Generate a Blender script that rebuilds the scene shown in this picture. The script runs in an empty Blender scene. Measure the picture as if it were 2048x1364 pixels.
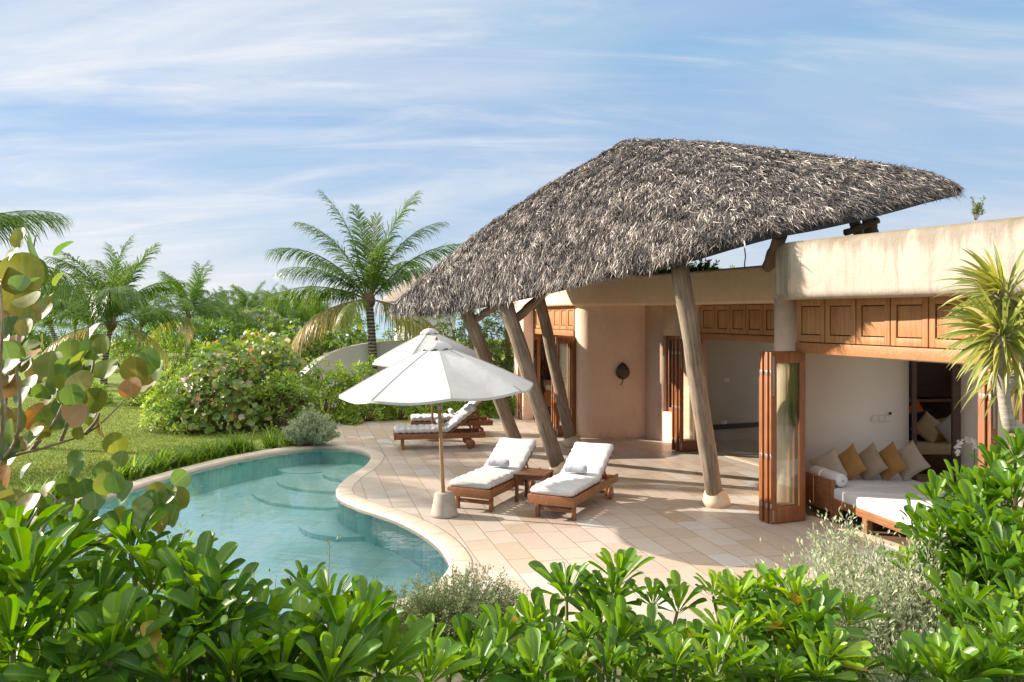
import bpy, bmesh, math, random
import numpy as np
from math import sin, cos, pi, radians as R
from mathutils import Vector, Matrix

scene = bpy.context.scene
COL = scene.collection

# ---------------------------------------------------------------- camera, light, sky
H, HZ, F = 3.0, 628.0, 1600.0            # eye height, horizon row and focal length (photo pixels)
cam_d = bpy.data.cameras.new("camera")
cam_d.sensor_width = 36.0
cam_d.lens = F / 2048 * 36
cam_d.shift_y = -(682 - HZ) / 2048
cam_d.clip_end = 3000
cam_d.clip_start = 0.05
cam = bpy.data.objects.new("camera", cam_d)
COL.objects.link(cam)
cam.location = (0, 0, H)
cam.rotation_euler = (R(90), 0, 0)
scene.camera = cam

SUN_EL = R(23.5)
SUN_DIR = Vector((-0.962, 0.265, 0)).normalized()      # towards the sun, on plan
to_sun = Vector((SUN_DIR.x * cos(SUN_EL), SUN_DIR.y * cos(SUN_EL), sin(SUN_EL)))
sun_d = bpy.data.lights.new("sun", 'SUN')
sun_d.energy = 4.6
sun_d.angle = R(0.6)
sun_d.color = (1.0, 0.905, 0.775)
sun = bpy.data.objects.new("sun", sun_d)
COL.objects.link(sun)
sun.location = (-20, 5, 20)
sun.rotation_euler = to_sun.to_track_quat('Z', 'Y').to_euler()

world = bpy.data.worlds.new("World")
scene.world = world
world.use_nodes = True
wn, wl = world.node_tree.nodes, world.node_tree.links
wn.clear()
w_out = wn.new('ShaderNodeOutputWorld')
w_bg = wn.new('ShaderNodeBackground')
w_bg.inputs['Strength'].default_value = 0.15
sky = wn.new('ShaderNodeTexSky')
sky.sky_type = 'NISHITA'
sky.sun_disc = False
sky.sun_elevation = SUN_EL
sky.sun_rotation = math.atan2(SUN_DIR.x, SUN_DIR.y)
sky.air_density = 1.0
sky.dust_density = 0.6
sky.ozone_density = 1.6
tc = wn.new('ShaderNodeTexCoord')
sep = wn.new('ShaderNodeSeparateXYZ'); wl.new(tc.outputs['Generated'], sep.inputs[0])
def wmath(op, a, b=None, clamp=False):
    n = wn.new('ShaderNodeMath'); n.operation = op; n.use_clamp = clamp
    for k, v in ((0, a), (1, b)):
        if v is None: continue
        if isinstance(v, (int, float)): n.inputs[k].default_value = v
        else: wl.new(v, n.inputs[k])
    return n.outputs[0]
zc = wmath('MAXIMUM', wmath('ADD', sep.outputs[2], 0.24), 0.02)
cu, cv = wmath('DIVIDE', sep.outputs[0], zc), wmath('DIVIDE', sep.outputs[1], zc)
cmb = wn.new('ShaderNodeCombineXYZ'); wl.new(cu, cmb.inputs[0]); wl.new(cv, cmb.inputs[1])
def cloud(rot, sx, sy, scale, detail, lo, hi, seed, rough=0.55, dist=0.6):
    mp = wn.new('ShaderNodeMapping'); wl.new(cmb.outputs[0], mp.inputs[0])
    mp.inputs['Rotation'].default_value = (0, 0, R(rot)); mp.inputs['Scale'].default_value = (sx, sy, 1)
    mp.inputs['Location'].default_value = (seed, seed * 1.7, 0)
    nz = wn.new('ShaderNodeTexNoise'); wl.new(mp.outputs[0], nz.inputs['Vector'])
    nz.inputs['Scale'].default_value = scale; nz.inputs['Detail'].default_value = detail
    nz.inputs['Roughness'].default_value = rough; nz.inputs['Distortion'].default_value = dist
    mr = wn.new('ShaderNodeMapRange'); mr.interpolation_type = 'SMOOTHSTEP'
    wl.new(nz.outputs[0], mr.inputs[0])
    mr.inputs[1].default_value = lo; mr.inputs[2].default_value = hi
    return mr.outputs[0]
c_big = cloud(-24, 0.62, 1.5, 1.25, 9, 0.32, 0.72, 5.2, 0.54, 0.6)
c_str = cloud(-32, 0.55, 2.2, 2.4, 8, 0.46, 0.76, 7.7, 0.60, 1.0)
# more cloud towards the sun side (left of the picture)
side = wn.new('ShaderNodeMapRange'); wl.new(sep.outputs[0], side.inputs[0])
side.inputs[1].default_value = 0.45; side.inputs[2].default_value = -0.55
side.inputs[3].default_value = 0.45; side.inputs[4].default_value = 1.2
c_sum = wmath('ADD', wmath('MULTIPLY', wmath('MULTIPLY', c_big, 0.80), side.outputs[0]),
              wmath('MULTIPLY', c_str, 0.40))
low = wn.new('ShaderNodeMapRange'); low.interpolation_type = 'SMOOTHSTEP'
wl.new(sep.outputs[2], low.inputs[0])
low.inputs[1].default_value = 0.20; low.inputs[2].default_value = -0.02
low.inputs[3].default_value = 0.0; low.inputs[4].default_value = 0.75
c_fac = wmath('MULTIPLY', wmath('MINIMUM', c_sum, 1.0), 0.92)
mixc = wn.new('ShaderNodeMix'); mixc.data_type = 'RGBA'; mixc.blend_type = 'LIGHTEN'
wl.new(c_fac, mixc.inputs['Factor'])
tintn = wn.new('ShaderNodeMix'); tintn.data_type = 'RGBA'; tintn.blend_type = 'MULTIPLY'; tintn.inputs['Factor'].default_value = 1.0
wl.new(sky.outputs[0], tintn.inputs['A']); tintn.inputs['B'].default_value = (0.54, 0.61, 0.72, 1)
dk_ = wn.new('ShaderNodeMix'); dk_.data_type = 'RGBA'; dk_.blend_type = 'DARKEN'; dk_.inputs['Factor'].default_value = 0.85; wl.new(tintn.outputs['Result'], dk_.inputs['A']); dk_.inputs['B'].default_value = (1.0, 1.47, 2.12, 1)
hz_ = wn.new('ShaderNodeMix'); hz_.data_type = 'RGBA'; wl.new(low.outputs[0], hz_.inputs['Factor']); wl.new(dk_.outputs['Result'], hz_.inputs['A']); hz_.inputs['B'].default_value = (2.15, 2.27, 2.45, 1)
wl.new(hz_.outputs['Result'], mixc.inputs['A'])
ccol = wn.new('ShaderNodeMix'); ccol.data_type = 'RGBA'; wl.new(side.outputs[0], ccol.inputs['Factor'])
ccol.inputs['A'].default_value = (1.95, 2.05, 2.25, 1); ccol.inputs['B'].default_value = (2.75, 2.76, 2.8, 1)
wl.new(ccol.outputs['Result'], mixc.inputs['B'])
# unseen bright sky overhead, added to raise the fill light in the shade
overhead_fill = wn.new('ShaderNodeMapRange'); overhead_fill.interpolation_type = 'SMOOTHSTEP'; wl.new(sep.outputs[2], overhead_fill.inputs[0])
overhead_fill.inputs[1].default_value = 0.40; overhead_fill.inputs[2].default_value = 0.72; overhead_fill.inputs[3].default_value = 0.0; overhead_fill.inputs[4].default_value = 0.85
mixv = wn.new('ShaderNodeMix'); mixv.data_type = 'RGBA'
wl.new(overhead_fill.outputs[0], mixv.inputs['Factor']); wl.new(mixc.outputs['Result'], mixv.inputs['A']); mixv.inputs['B'].default_value = (7.2, 7.0, 6.7, 1)
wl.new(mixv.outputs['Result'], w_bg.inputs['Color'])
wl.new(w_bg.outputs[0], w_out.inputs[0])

scene.view_settings.view_transform = 'Standard'
scene.view_settings.look = 'None'
scene.view_settings.exposure = 1.22
scene.view_settings.gamma = 1.0
scene.cycles.use_denoising = True
scene.cycles.max_bounces = 12
scene.cycles.diffuse_bounces = 8
scene.cycles.transparent_max_bounces = 24
scene.cycles.caustics_reflective = False
scene.cycles.caustics_refractive = False
scene.cycles.sample_clamp_indirect = 10.0

# ---------------------------------------------------------------- helpers
def P(px, py, Y):
    return Vector(((px - 1024) * Y / F, Y, H + (HZ - py) * Y / F))
def G(px, py, z=0.0):
    Y = (H - z) * F / (py - HZ)
    return Vector(((px - 1024) * Y / F, Y, z))

def tag(o, label=None, cat=None, group=None, kind=None):
    if label: o['label'] = label
    if cat: o['category'] = cat
    if group: o['group'] = group
    if kind: o['kind'] = kind
    return o
def thing(name, label, cat, loc=(0, 0, 0), rz=0.0, group=None):
    o = bpy.data.objects.new(name, None)
    o.empty_display_size = 0.2
    COL.objects.link(o)
    o.location = loc
    o.rotation_euler = (0, 0, rz)
    return tag(o, label, cat, group)
def link_mesh(name, me, mat, parent=None):
    o = bpy.data.objects.new(name, me)
    COL.objects.link(o)
    if mat is not None and not me.materials: me.materials.append(mat)
    if parent is not None: o.parent = parent
    return o
def children(o): return [c for c in bpy.data.objects if c.parent == o]
def copy_tree(o, parent=None):
    c = o.copy(); COL.objects.link(c)
    if parent is not None: c.parent = parent
    for ch in children(o): copy_tree(ch, c)
    return c

class MB:
    """collects simple shapes and links them as one mesh object"""
    def __init__(s): s.v, s.f, s.sm = [], [], []
    def add(s, vs, fs, smooth=False, M=None):
        n = len(s.v)
        for p in vs:
            p = Vector(p)
            s.v.append(tuple(M @ p) if M is not None else tuple(p))
        for f in fs:
            s.f.append(tuple(i + n for i in f)); s.sm.append(smooth)
    def box(s, x0, x1, y0, y1, z0, z1, M=None, b=0.0):
        if b <= 0:
            vs = [(x, y, z) for z in (z0, z1) for y in (y0, y1) for x in (x0, x1)]
            fs = [(0, 2, 3, 1), (4, 5, 7, 6), (0, 1, 5, 4), (1, 3, 7, 5), (3, 2, 6, 7), (2, 0, 4, 6)]
            s.add(vs, fs, False, M)
        else:
            bm = bmesh.new()
            bmesh.ops.create_cube(bm, size=1)
            for v in bm.verts:
                v.co = Vector(((x0 + x1) / 2 + v.co.x * (x1 - x0), (y0 + y1) / 2 + v.co.y * (y1 - y0), (z0 + z1) / 2 + v.co.z * (z1 - z0)))
            bmesh.ops.bevel(bm, geom=list(bm.edges), offset=b, segments=2, affect='EDGES', profile=0.6)
            s.frombm(bm, True, M)
    def frombm(s, bm, smooth=False, M=None):
        bm.verts.index_update()
        s.add([v.co for v in bm.verts], [[v.index for v in f.verts] for f in bm.faces], smooth, M)
        bm.free()
    def tube(s, pts, radii, n=8, caps=True, M=None, flat=False):
        pts = [Vector(p) for p in pts]
        vs, fs = [], []
        up = Vector((0, 0, 1))
        t0 = (pts[1] - pts[0]).normalized()
        side = t0.cross(up)
        if side.length < 1e-3: side = Vector((1, 0, 0))
        side.normalize()
        for i, p in enumerate(pts):
            t = (pts[min(i + 1, len(pts) - 1)] - pts[max(i - 1, 0)]).normalized()
            side = (side - t * side.dot(t)).normalized()
            w = t.cross(side)
            r = radii[i] if hasattr(radii, '__len__') else radii
            for k in range(n):
                a = 2 * pi * k / n
                vs.append(p + side * (cos(a) * r) + w * (sin(a) * r))
        for i in range(len(pts) - 1):
            for k in range(n):
                a, b = i * n + k, i * n + (k + 1) % n
                fs.append((a, b, b + n, a + n))
        if caps:
            fs.append(tuple(range(n - 1, -1, -1)))
            fs.append(tuple(range((len(pts) - 1) * n, len(pts) * n)))
        s.add(vs, fs, not flat, M)
    def lathe(s, prof, n=24, M=None, smooth=True):
        vs, fs = [], []
        for (r, z) in prof:
            for k in range(n):
                a = 2 * pi * k / n
                vs.append((r * cos(a), r * sin(a), z))
        for i in range(len(prof) - 1):
            for k in range(n):
                a, b = i * n + k, i * n + (k + 1) % n
                fs.append((a, b, b + n, a + n))
        fs.append(tuple(range(n - 1, -1, -1)))
        fs.append(tuple(range((len(prof) - 1) * n, len(prof) * n)))
        s.add(vs, fs, smooth, M)
    def prism(s, poly, z0, z1, M=None):
        n = len(poly)
        vs = [(p[0], p[1], z0) for p in poly] + [(p[0], p[1], z1) for p in poly]
        fs = [tuple(range(n - 1, -1, -1)), tuple(range(n, 2 * n))]
        fs += [(i, (i + 1) % n, (i + 1) % n + n, i + n) for i in range(n)]
        s.add(vs, fs, False, M)
    def build(s, name, mat, parent=None, loc=None, autosmooth=None):
        me = bpy.data.meshes.new(name)
        me.from_pydata(s.v, [], s.f)
        me.polygons.foreach_set('use_smooth', s.sm)
        me.update()
        o = link_mesh(name, me, mat, parent)
        if loc is not None: o.location = loc
        return o

def np_mesh(name, V, Q, T=None, tint=None, smooth=True):
    """V (n,3), quads (m,4), tris (k,3), tint (n,3) -> mesh"""
    me = bpy.data.meshes.new(name)
    V = np.asarray(V, np.float32)
    Q = np.zeros((0, 4), np.int32) if Q is None else np.asarray(Q, np.int32)
    T = np.zeros((0, 3), np.int32) if T is None else np.asarray(T, np.int32)
    me.vertices.add(len(V)); me.vertices.foreach_set('co', V.ravel())
    nl = Q.size + T.size
    me.loops.add(nl)
    me.loops.foreach_set('vertex_index', np.concatenate([Q.ravel(), T.ravel()]))
    npoly = len(Q) + len(T)
    me.polygons.add(npoly)
    st = np.concatenate([np.arange(len(Q)) * 4, Q.size + np.arange(len(T)) * 3]).astype(np.int32)
    me.polygons.foreach_set('loop_start', st)
    me.polygons.foreach_set('use_smooth', np.full(npoly, smooth))
    me.update(calc_edges=True)
    me.validate()
    if tint is not None:
        a = me.color_attributes.new('tint', 'FLOAT_COLOR', 'POINT')
        c = np.ones((len(V), 4), np.float32); c[:, :3] = tint
        a.data.foreach_set('color', c.ravel())
    return me

def catmull(pts, n, closed=True):
    pts = [Vector(p) for p in pts]
    m = len(pts); out = []
    segs = m if closed else m - 1
    for i in range(segs):
        g = (lambda j: pts[j % m]) if closed else (lambda j: pts[max(0, min(m - 1, j))])
        p0, p1, p2, p3 = g(i - 1), g(i), g(i + 1), g(i + 2)
        for k in range(n):
            t = k / n
            out.append(0.5 * ((2 * p1) + (p2 - p0) * t + (2 * p0 - 5 * p1 + 4 * p2 - p3) * t * t + (3 * p1 - p0 - 3 * p2 + p3) * t ** 3))
    if not closed: out.append(pts[-1].copy())
    return out

def unit(a): return a / np.maximum(np.linalg.norm(a, axis=-1, keepdims=True), 1e-9)

# ---------------------------------------------------------------- materials
class Mat:
    def __init__(s, name):
        s.m = bpy.data.materials.new(name); s.m.use_nodes = True
        s.n, s.l = s.m.node_tree.nodes, s.m.node_tree.links
        s.b = s.n['Principled BSDF']; s.out = s.n['Material Output']
    def new(s, t): return s.n.new(t)
    def set(s, **k):
        for a, v in k.items():
            i = s.b.inputs[a.replace('_', ' ')]
            if hasattr(v, 'is_linked'): s.l.new(v, i)
            else: i.default_value = v if not (isinstance(v, tuple) and len(v) == 3) else (*v, 1)
        return s
    def coord(s, kind='Object', scale=(1, 1, 1), rot=(0, 0, 0)):
        if kind == 'World':
            c = s.new('ShaderNodeNewGeometry').outputs['Position']
        else: c = s.new('ShaderNodeTexCoord').outputs[kind]
        mp = s.new('ShaderNodeMapping'); s.l.new(c, mp.inputs[0])
        mp.inputs['Scale'].default_value = scale; mp.inputs['Rotation'].default_value = rot
        return mp.outputs[0]
    def noise(s, vec, scale, detail=4, rough=0.55, dist=0.0):
        n = s.new('ShaderNodeTexNoise'); s.l.new(vec, n.inputs['Vector'])
        n.inputs['Scale'].default_value = scale; n.inputs['Detail'].default_value = detail
        n.inputs['Roughness'].default_value = rough; n.inputs['Distortion'].default_value = dist
        return n.outputs[0]
    def ramp(s, fac, stops, interp='LINEAR'):
        r = s.new('ShaderNodeValToRGB'); s.l.new(fac, r.inputs[0])
        e = r.color_ramp.elements; r.color_ramp.interpolation = interp
        while len(e) < len(stops): e.new(0.5)
        for el, (p, c) in zip(e, stops):
            el.position = p; el.color = (*c, 1) if len(c) == 3 else c
        return r.outputs[0]
    def math(s, op, a, b=None, c=None, clamp=False):
        n = s.new('ShaderNodeMath'); n.operation = op; n.use_clamp = clamp
        for k, v in ((0, a), (1, b), (2, c)):
            if v is None: continue
            if isinstance(v, (int, float)): n.inputs[k].default_value = v
            else: s.l.new(v, n.inputs[k])
        return n.outputs[0]
    def mix(s, fac, a, b, blend='MIX'):
        n = s.new('ShaderNodeMix'); n.data_type = 'RGBA'; n.blend_type = blend
        for k, v in (('Factor', fac), ('A', a), ('B', b)):
            i = n.inputs[k]
            if isinstance(v, (int, float)): i.default_value = v
            elif isinstance(v, tuple): i.default_value = (*v, 1) if len(v) == 3 else v
            else: s.l.new(v, i)
        return n.outputs['Result']
    def bump(s, h, strength=0.3, dist=0.02):
        n = s.new('ShaderNodeBump'); s.l.new(h, n.inputs['Height'])
        n.inputs['Strength'].default_value = strength; n.inputs['Distance'].default_value = dist
        s.l.new(n.outputs[0], s.b.inputs['Normal'])
        return n.outputs[0]
    def range(s, v, a, b, c=0.0, d=1.0, smooth=True):
        n = s.new('ShaderNodeMapRange'); s.l.new(v, n.inputs[0])
        if smooth: n.interpolation_type = 'SMOOTHSTEP'
        for k, x in zip((1, 2, 3, 4), (a, b, c, d)): n.inputs[k].default_value = x
        return n.outputs[0]

def m_noise(name, c0, c1, scale=6, rough=0.8, bump=0.15, bdist=0.01, bscale=None, kind='Object', stretch=(1, 1, 1), detail=5, spec=None):
    m = Mat(name); v = m.coord(kind, stretch)
    n = m.noise(v, scale, detail)
    m.set(Base_Color=m.ramp(n, [(0.3, c0), (0.7, c1)]), Roughness=rough)
    if spec is not None: m.set(Specular_IOR_Level=spec)
    if bump: m.bump(m.noise(v, bscale or scale * 4, 5), bump, bdist)
    return m.m

def m_wood(name, dark, mid, light, axis='x', rough=0.5, scale=4.0, bump=0.12):
    m = Mat(name)
    st = {'x': (0.6, 9, 9), 'y': (9, 0.6, 9), 'z': (9, 9, 0.6)}[axis]
    v = m.coord('Object', st)
    a = m.noise(v, scale, 6, 0.6, 0.8)
    w = m.noise(m.coord('Object', (1, 1, 1)), 3.0, 3)
    f = m.math('ADD', m.math('MULTIPLY', a, 0.75), m.math('MULTIPLY', w, 0.25))
    m.set(Base_Color=m.ramp(f, [(0.30, dark), (0.5, mid), (0.70, light)]), Roughness=rough)
    m.bump(a, bump, 0.004)
    return m.m

def m_leaf(name, stops, rough=0.32, trans=0.35, tcol=None, rib=0.35, spec=0.5):
    """stops: ramp over each leaf's own tint (attribute r); g = across the blade, b = along it"""
    m = Mat(name)
    at = m.new('ShaderNodeAttribute'); at.attribute_name = 'tint'
    sp = m.new('ShaderNodeSeparateColor'); m.l.new(at.outputs['Color'], sp.inputs[0])
    col = m.ramp(sp.outputs[0], stops)
    mot = m.noise(m.coord('Object'), 30, 3); col = m.mix(m.range(mot, .35, .7, 0.0, .28), col, m.mix(0.5, col, (0.30, 0.30, 0.04)))
    if rib:
        ribf = m.math('MULTIPLY', m.range(sp.outputs[1], 0.0, 0.14, 1.0, 0.0), rib)
        col = m.mix(ribf, col, (0.30, 0.42, 0.12))
    m.set(Base_Color=col, Roughness=rough, Specular_IOR_Level=spec)
    tr = m.new('ShaderNodeBsdfTranslucent')
    hs = m.new('ShaderNodeHueSaturation'); m.l.new(col, hs.inputs['Color'])
    hs.inputs['Hue'].default_value = 0.485; hs.inputs['Saturation'].default_value = 1.1; hs.inputs['Value'].default_value = 1.55
    m.l.new(hs.outputs[0], tr.inputs['Color'])
    mx = m.new('ShaderNodeMixShader'); mx.inputs[0].default_value = trans
    m.l.new(m.b.outputs[0], mx.inputs[1]); m.l.new(tr.outputs[0], mx.inputs[2])
    m.l.new(mx.outputs[0], m.out.inputs[0])
    return m.m

M = {}
# stucco: soft peach render with faint trowel marks
def m_stucco(name, base, hi, stain=0.0):
    m = Mat(name); v = m.coord('World')
    n1 = m.noise(v, 1.1, 5, 0.6); n2 = m.noise(v, 7, 6, 0.65)
    col = m.ramp(m.math('ADD', m.math('MULTIPLY', n1, .65), m.math('MULTIPLY', n2, .35)), [(0.36, base), (0.64, hi)])
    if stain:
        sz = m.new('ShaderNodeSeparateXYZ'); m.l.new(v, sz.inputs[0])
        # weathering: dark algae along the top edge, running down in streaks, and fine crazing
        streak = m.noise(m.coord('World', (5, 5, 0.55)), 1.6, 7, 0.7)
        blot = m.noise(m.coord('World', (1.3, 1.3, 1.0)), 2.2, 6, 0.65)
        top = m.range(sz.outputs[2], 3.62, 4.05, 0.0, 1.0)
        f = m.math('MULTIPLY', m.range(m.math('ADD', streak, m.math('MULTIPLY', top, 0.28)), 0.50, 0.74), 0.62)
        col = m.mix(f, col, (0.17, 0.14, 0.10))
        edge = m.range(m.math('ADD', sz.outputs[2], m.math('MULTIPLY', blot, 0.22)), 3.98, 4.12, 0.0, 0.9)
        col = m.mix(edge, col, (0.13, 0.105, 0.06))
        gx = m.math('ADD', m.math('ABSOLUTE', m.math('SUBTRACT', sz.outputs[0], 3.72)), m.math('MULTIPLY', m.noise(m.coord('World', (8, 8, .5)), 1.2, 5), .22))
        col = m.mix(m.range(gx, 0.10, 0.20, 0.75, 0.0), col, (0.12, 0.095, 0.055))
        vo = m.new('ShaderNodeTexVoronoi'); vo.feature = 'DISTANCE_TO_EDGE'; vo.inputs['Scale'].default_value = 1.7
        m.l.new(v, vo.inputs['Vector'])
        nn = m.noise(v, 4, 5)
        dd = m.math('ADD', vo.outputs['Distance'], m.math('MULTIPLY', m.math('SUBTRACT', nn, 0.5), 0.10))
        cr = m.math('MULTIPLY', m.range(m.math('ABSOLUTE', dd), 0.0, 0.014, 1.0, 0.0), m.range(blot, 0.45, 0.60, 0.0, 0.35))
        col = m.mix(cr, col, (0.30, 0.25, 0.2))
        patch = m.range(m.noise(m.coord('World', (0.9, 0.9, 1.5)), 1.4, 2), 0.62, 0.66, 0.0, 0.35)
        col = m.mix(patch, col, (0.55, 0.38, 0.22))
    # rain splash and scuffs near the ground, damp marks of their own shape
    sz2 = m.new('ShaderNodeSeparateXYZ'); m.l.new(v, sz2.inputs[0])
    spl = m.math('ADD', m.math('MULTIPLY', sz2.outputs[2], -1.6), m.math('MULTIPLY', m.noise(m.coord('World', (2.5, 2.5, .9)), 2.2, 6, .65), 1.5))
    col = m.mix(m.range(spl, 0.25, 0.95, 0.0, 0.35), col, (0.42, 0.22, 0.12))
    scf = m.range(m.noise(m.coord('World', (1.4, 1.4, .7)), 3.1, 7, .7), .60, .74, 0.0, 0.22)
    col = m.mix(scf, col, (0.44, 0.29, 0.18))
    m.set(Base_Color=col, Roughness=0.9, Specular_IOR_Level=0.2)
    m.bump(m.math('ADD', m.noise(v, 30, 4), m.math('MULTIPLY', m.noise(v, 4, 5), 2.6)), 0.32, 0.014)
    return m.m
M['stucco'] = m_stucco('peach_stucco', (0.70, 0.49, 0.36), (0.78, 0.58, 0.45))
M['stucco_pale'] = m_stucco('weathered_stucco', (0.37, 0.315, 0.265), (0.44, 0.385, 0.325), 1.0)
M['white_wall'] = m_noise('white_paint', (0.84, 0.785, 0.71), (0.88, 0.83, 0.76), 2, 0.85, 0.05, kind='World')
M['garden_wall'] = m_noise('garden_wall_render', (0.66, 0.63, 0.58), (0.74, 0.71, 0.66), 1.5, 0.9, 0.1, kind='World')
M['teak'] = m_wood('teak', (0.13, 0.042, 0.013), (0.245, 0.084, 0.026), (0.345, 0.132, 0.044), 'z', 0.42)
M['teak_y'] = m_wood('oiled_teak', (0.13, 0.050, 0.018), (0.235, 0.092, 0.034), (0.34, 0.145, 0.055), 'y', 0.45)
M['teak_x'] = m_wood('teak_beam', (0.22, 0.082, 0.026), (0.34, 0.14, 0.047), (0.43, 0.20, 0.075), 'x', 0.5)
M['panel'] = m_wood('light_teak_panel', (0.225, 0.09, 0.03), (0.36, 0.16, 0.057), (0.46, 0.23, 0.092), 'z', 0.5, 3.0)
M['groove'] = m_noise('dark_joint', (0.05, 0.02, 0.008), (0.08, 0.03, 0.012), 8, 0.8, 0)
M['dark_wood'] = m_wood('dark_wood', (0.035, 0.014, 0.008), (0.065, 0.026, 0.013), (0.11, 0.045, 0.02), 'x', 0.4)
M['floor_wood'] = m_wood('plank_floor', (0.13, 0.075, 0.04), (0.2, 0.12, 0.07), (0.27, 0.17, 0.10), 'x', 0.4)
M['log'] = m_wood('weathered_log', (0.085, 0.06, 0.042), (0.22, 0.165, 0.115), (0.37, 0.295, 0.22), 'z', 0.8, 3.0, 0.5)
M['log_dark'] = m_wood('shaded_log', (0.10, 0.065, 0.04), (0.17, 0.12, 0.08), (0.25, 0.19, 0.135), 'z', 0.8, 3.0, 0.5)  # darker copy of the log wood, with shade put into its colour
M['steel'] = m_noise('brushed_steel', (0.34, 0.33, 0.31), (0.42, 0.41, 0.39), 40, 0.4, 0)
M['steel'].node_tree.nodes['Principled BSDF'].inputs['Metallic'].default_value = 0.9
M['concrete'] = m_noise('cast_concrete', (0.30, 0.26, 0.21), (0.42, 0.37, 0.31), 7, 0.85, 0.3, 0.008)
M['footing'] = m_noise('stone_footing', (0.52, 0.40, 0.27), (0.62, 0.49, 0.35), 5, 0.85, 0.2)
M['canvas'] = None
M['bronze'] = m_noise('dark_bronze', (0.030, 0.018, 0.012), (0.06, 0.038, 0.024), 14, 0.45, 0.4)
def m_cloth(name, c0, c1, wr=6.0, wb=0.35, sheen=0.2, weave=True):
    m = Mat(name); v = m.coord('Object')
    n = m.noise(v, 5, 4)
    m.set(Base_Color=m.ramp(n, [(0.3, c0), (0.7, c1)]), Roughness=0.95, Specular_IOR_Level=0.15, Sheen_Weight=sheen)
    h = m.math('ADD', m.noise(v, wr, 4, 0.5, 0.4), m.math('MULTIPLY', m.noise(v, 180, 2), 0.06 if weave else 0.0))
    m.bump(h, wb, 0.03)
    return m.m
M['canvas'] = m_cloth('parasol_canvas', (0.41, 0.405, 0.39), (0.46, 0.455, 0.44), 3.0, 0.4)
M['mattress'] = m_cloth('white_cotton', (0.52, 0.51, 0.495), (0.58, 0.57, 0.555), 7.0, 0.45)
M['towel'] = m_cloth('white_towel', (0.42, 0.425, 0.47), (0.49, 0.495, 0.545), 22.0, 0.7)
M['linen_grey'] = m_cloth('grey_linen', (0.42, 0.35, 0.275), (0.48, 0.41, 0.33), 5.0, 0.3)
M['linen_taupe'] = m_cloth('taupe_linen', (0.34, 0.26, 0.18), (0.40, 0.31, 0.22), 5.0, 0.3)
M['linen_gold'] = m_cloth('gold_linen', (0.34, 0.185, 0.06), (0.40, 0.225, 0.075), 5.0, 0.3)
M['linen_cream'] = m_cloth('cream_linen', (0.62, 0.50, 0.33), (0.68, 0.56, 0.39), 5.0, 0.3)
M['linen_navy'] = m_cloth('navy_linen', (0.012, 0.014, 0.05), (0.018, 0.02, 0.07), 5.0, 0.3)
M['linen_orange'] = m_cloth('orange_linen', (0.60, 0.16, 0.02), (0.68, 0.2, 0.03), 5.0, 0.3)
M['linen_pale'] = m_cloth('pale_linen', (0.64, 0.62, 0.62), (0.70, 0.68, 0.68), 5.0, 0.25)
M['plastic'] = m_noise('white_plastic', (0.72, 0.68, 0.63), (0.74, 0.70, 0.65), 10, 0.4, 0)
M['black_plastic'] = m_noise('black_plastic', (0.01, 0.01, 0.01), (0.015, 0.015, 0.015), 10, 0.3, 0)
M['rope'] = m_noise('cord', (0.5, 0.45, 0.38), (0.6, 0.55, 0.48), 60, 0.9, 0.3)

def m_glass():
    m = Mat('door_glass')
    tr = m.new('ShaderNodeBsdfTransparent'); tr.inputs[0].default_value = (0.965, 0.985, 0.965, 1)
    gl = m.new('ShaderNodeBsdfGlossy'); gl.inputs['Roughness'].default_value = 0.01
    fr = m.new('ShaderNodeFresnel'); fr.inputs[0].default_value = 1.75
    mx = m.new('ShaderNodeMixShader'); m.l.new(fr.outputs[0], mx.inputs[0])
    df = m.new('ShaderNodeBsdfTranslucent'); df.inputs[0].default_value = (.75, .75, .62, 1)
    m2 = m.new('ShaderNodeMixShader'); m2.inputs[0].default_value = .07; m.l.new(tr.outputs[0], m2.inputs[1]); m.l.new(df.outputs[0], m2.inputs[2])
    m.l.new(m2.outputs[0], mx.inputs[1]); m.l.new(gl.outputs[0], mx.inputs[2]); m.l.new(mx.outputs[0], m.out.inputs[0])
    return m.m
M['glass'] = m_glass()

def m_water():
    m = Mat('pool_water')
    v = m.coord('World', (1, 1, 1))
    h = m.math('ADD', m.noise(v, 2.2, 3, 0.5, 0.3), m.math('MULTIPLY', m.noise(v, 7, 3), 0.25))
    bp = m.new('ShaderNodeBump'); m.l.new(h, bp.inputs['Height']); bp.inputs['Strength'].default_value = 0.13; bp.inputs['Distance'].default_value = 0.05
    tr = m.new('ShaderNodeBsdfTransparent'); tr.inputs[0].default_value = (0.965, 0.997, 1.0, 1)
    gl = m.new('ShaderNodeBsdfGlossy'); gl.inputs['Roughness'].default_value = 0.0; m.l.new(bp.outputs[0], gl.inputs['Normal'])
    fr = m.new('ShaderNodeFresnel'); fr.inputs[0].default_value = 1.62; m.l.new(bp.outputs[0], fr.inputs['Normal'])
    mx = m.new('ShaderNodeMixShader'); m.l.new(fr.outputs[0], mx.inputs[0])
    m.l.new(tr.outputs[0], mx.inputs[1]); m.l.new(gl.outputs[0], mx.inputs[2]); m.l.new(mx.outputs[0], m.out.inputs[0])
    return m.m
M['water'] = m_water()

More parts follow.
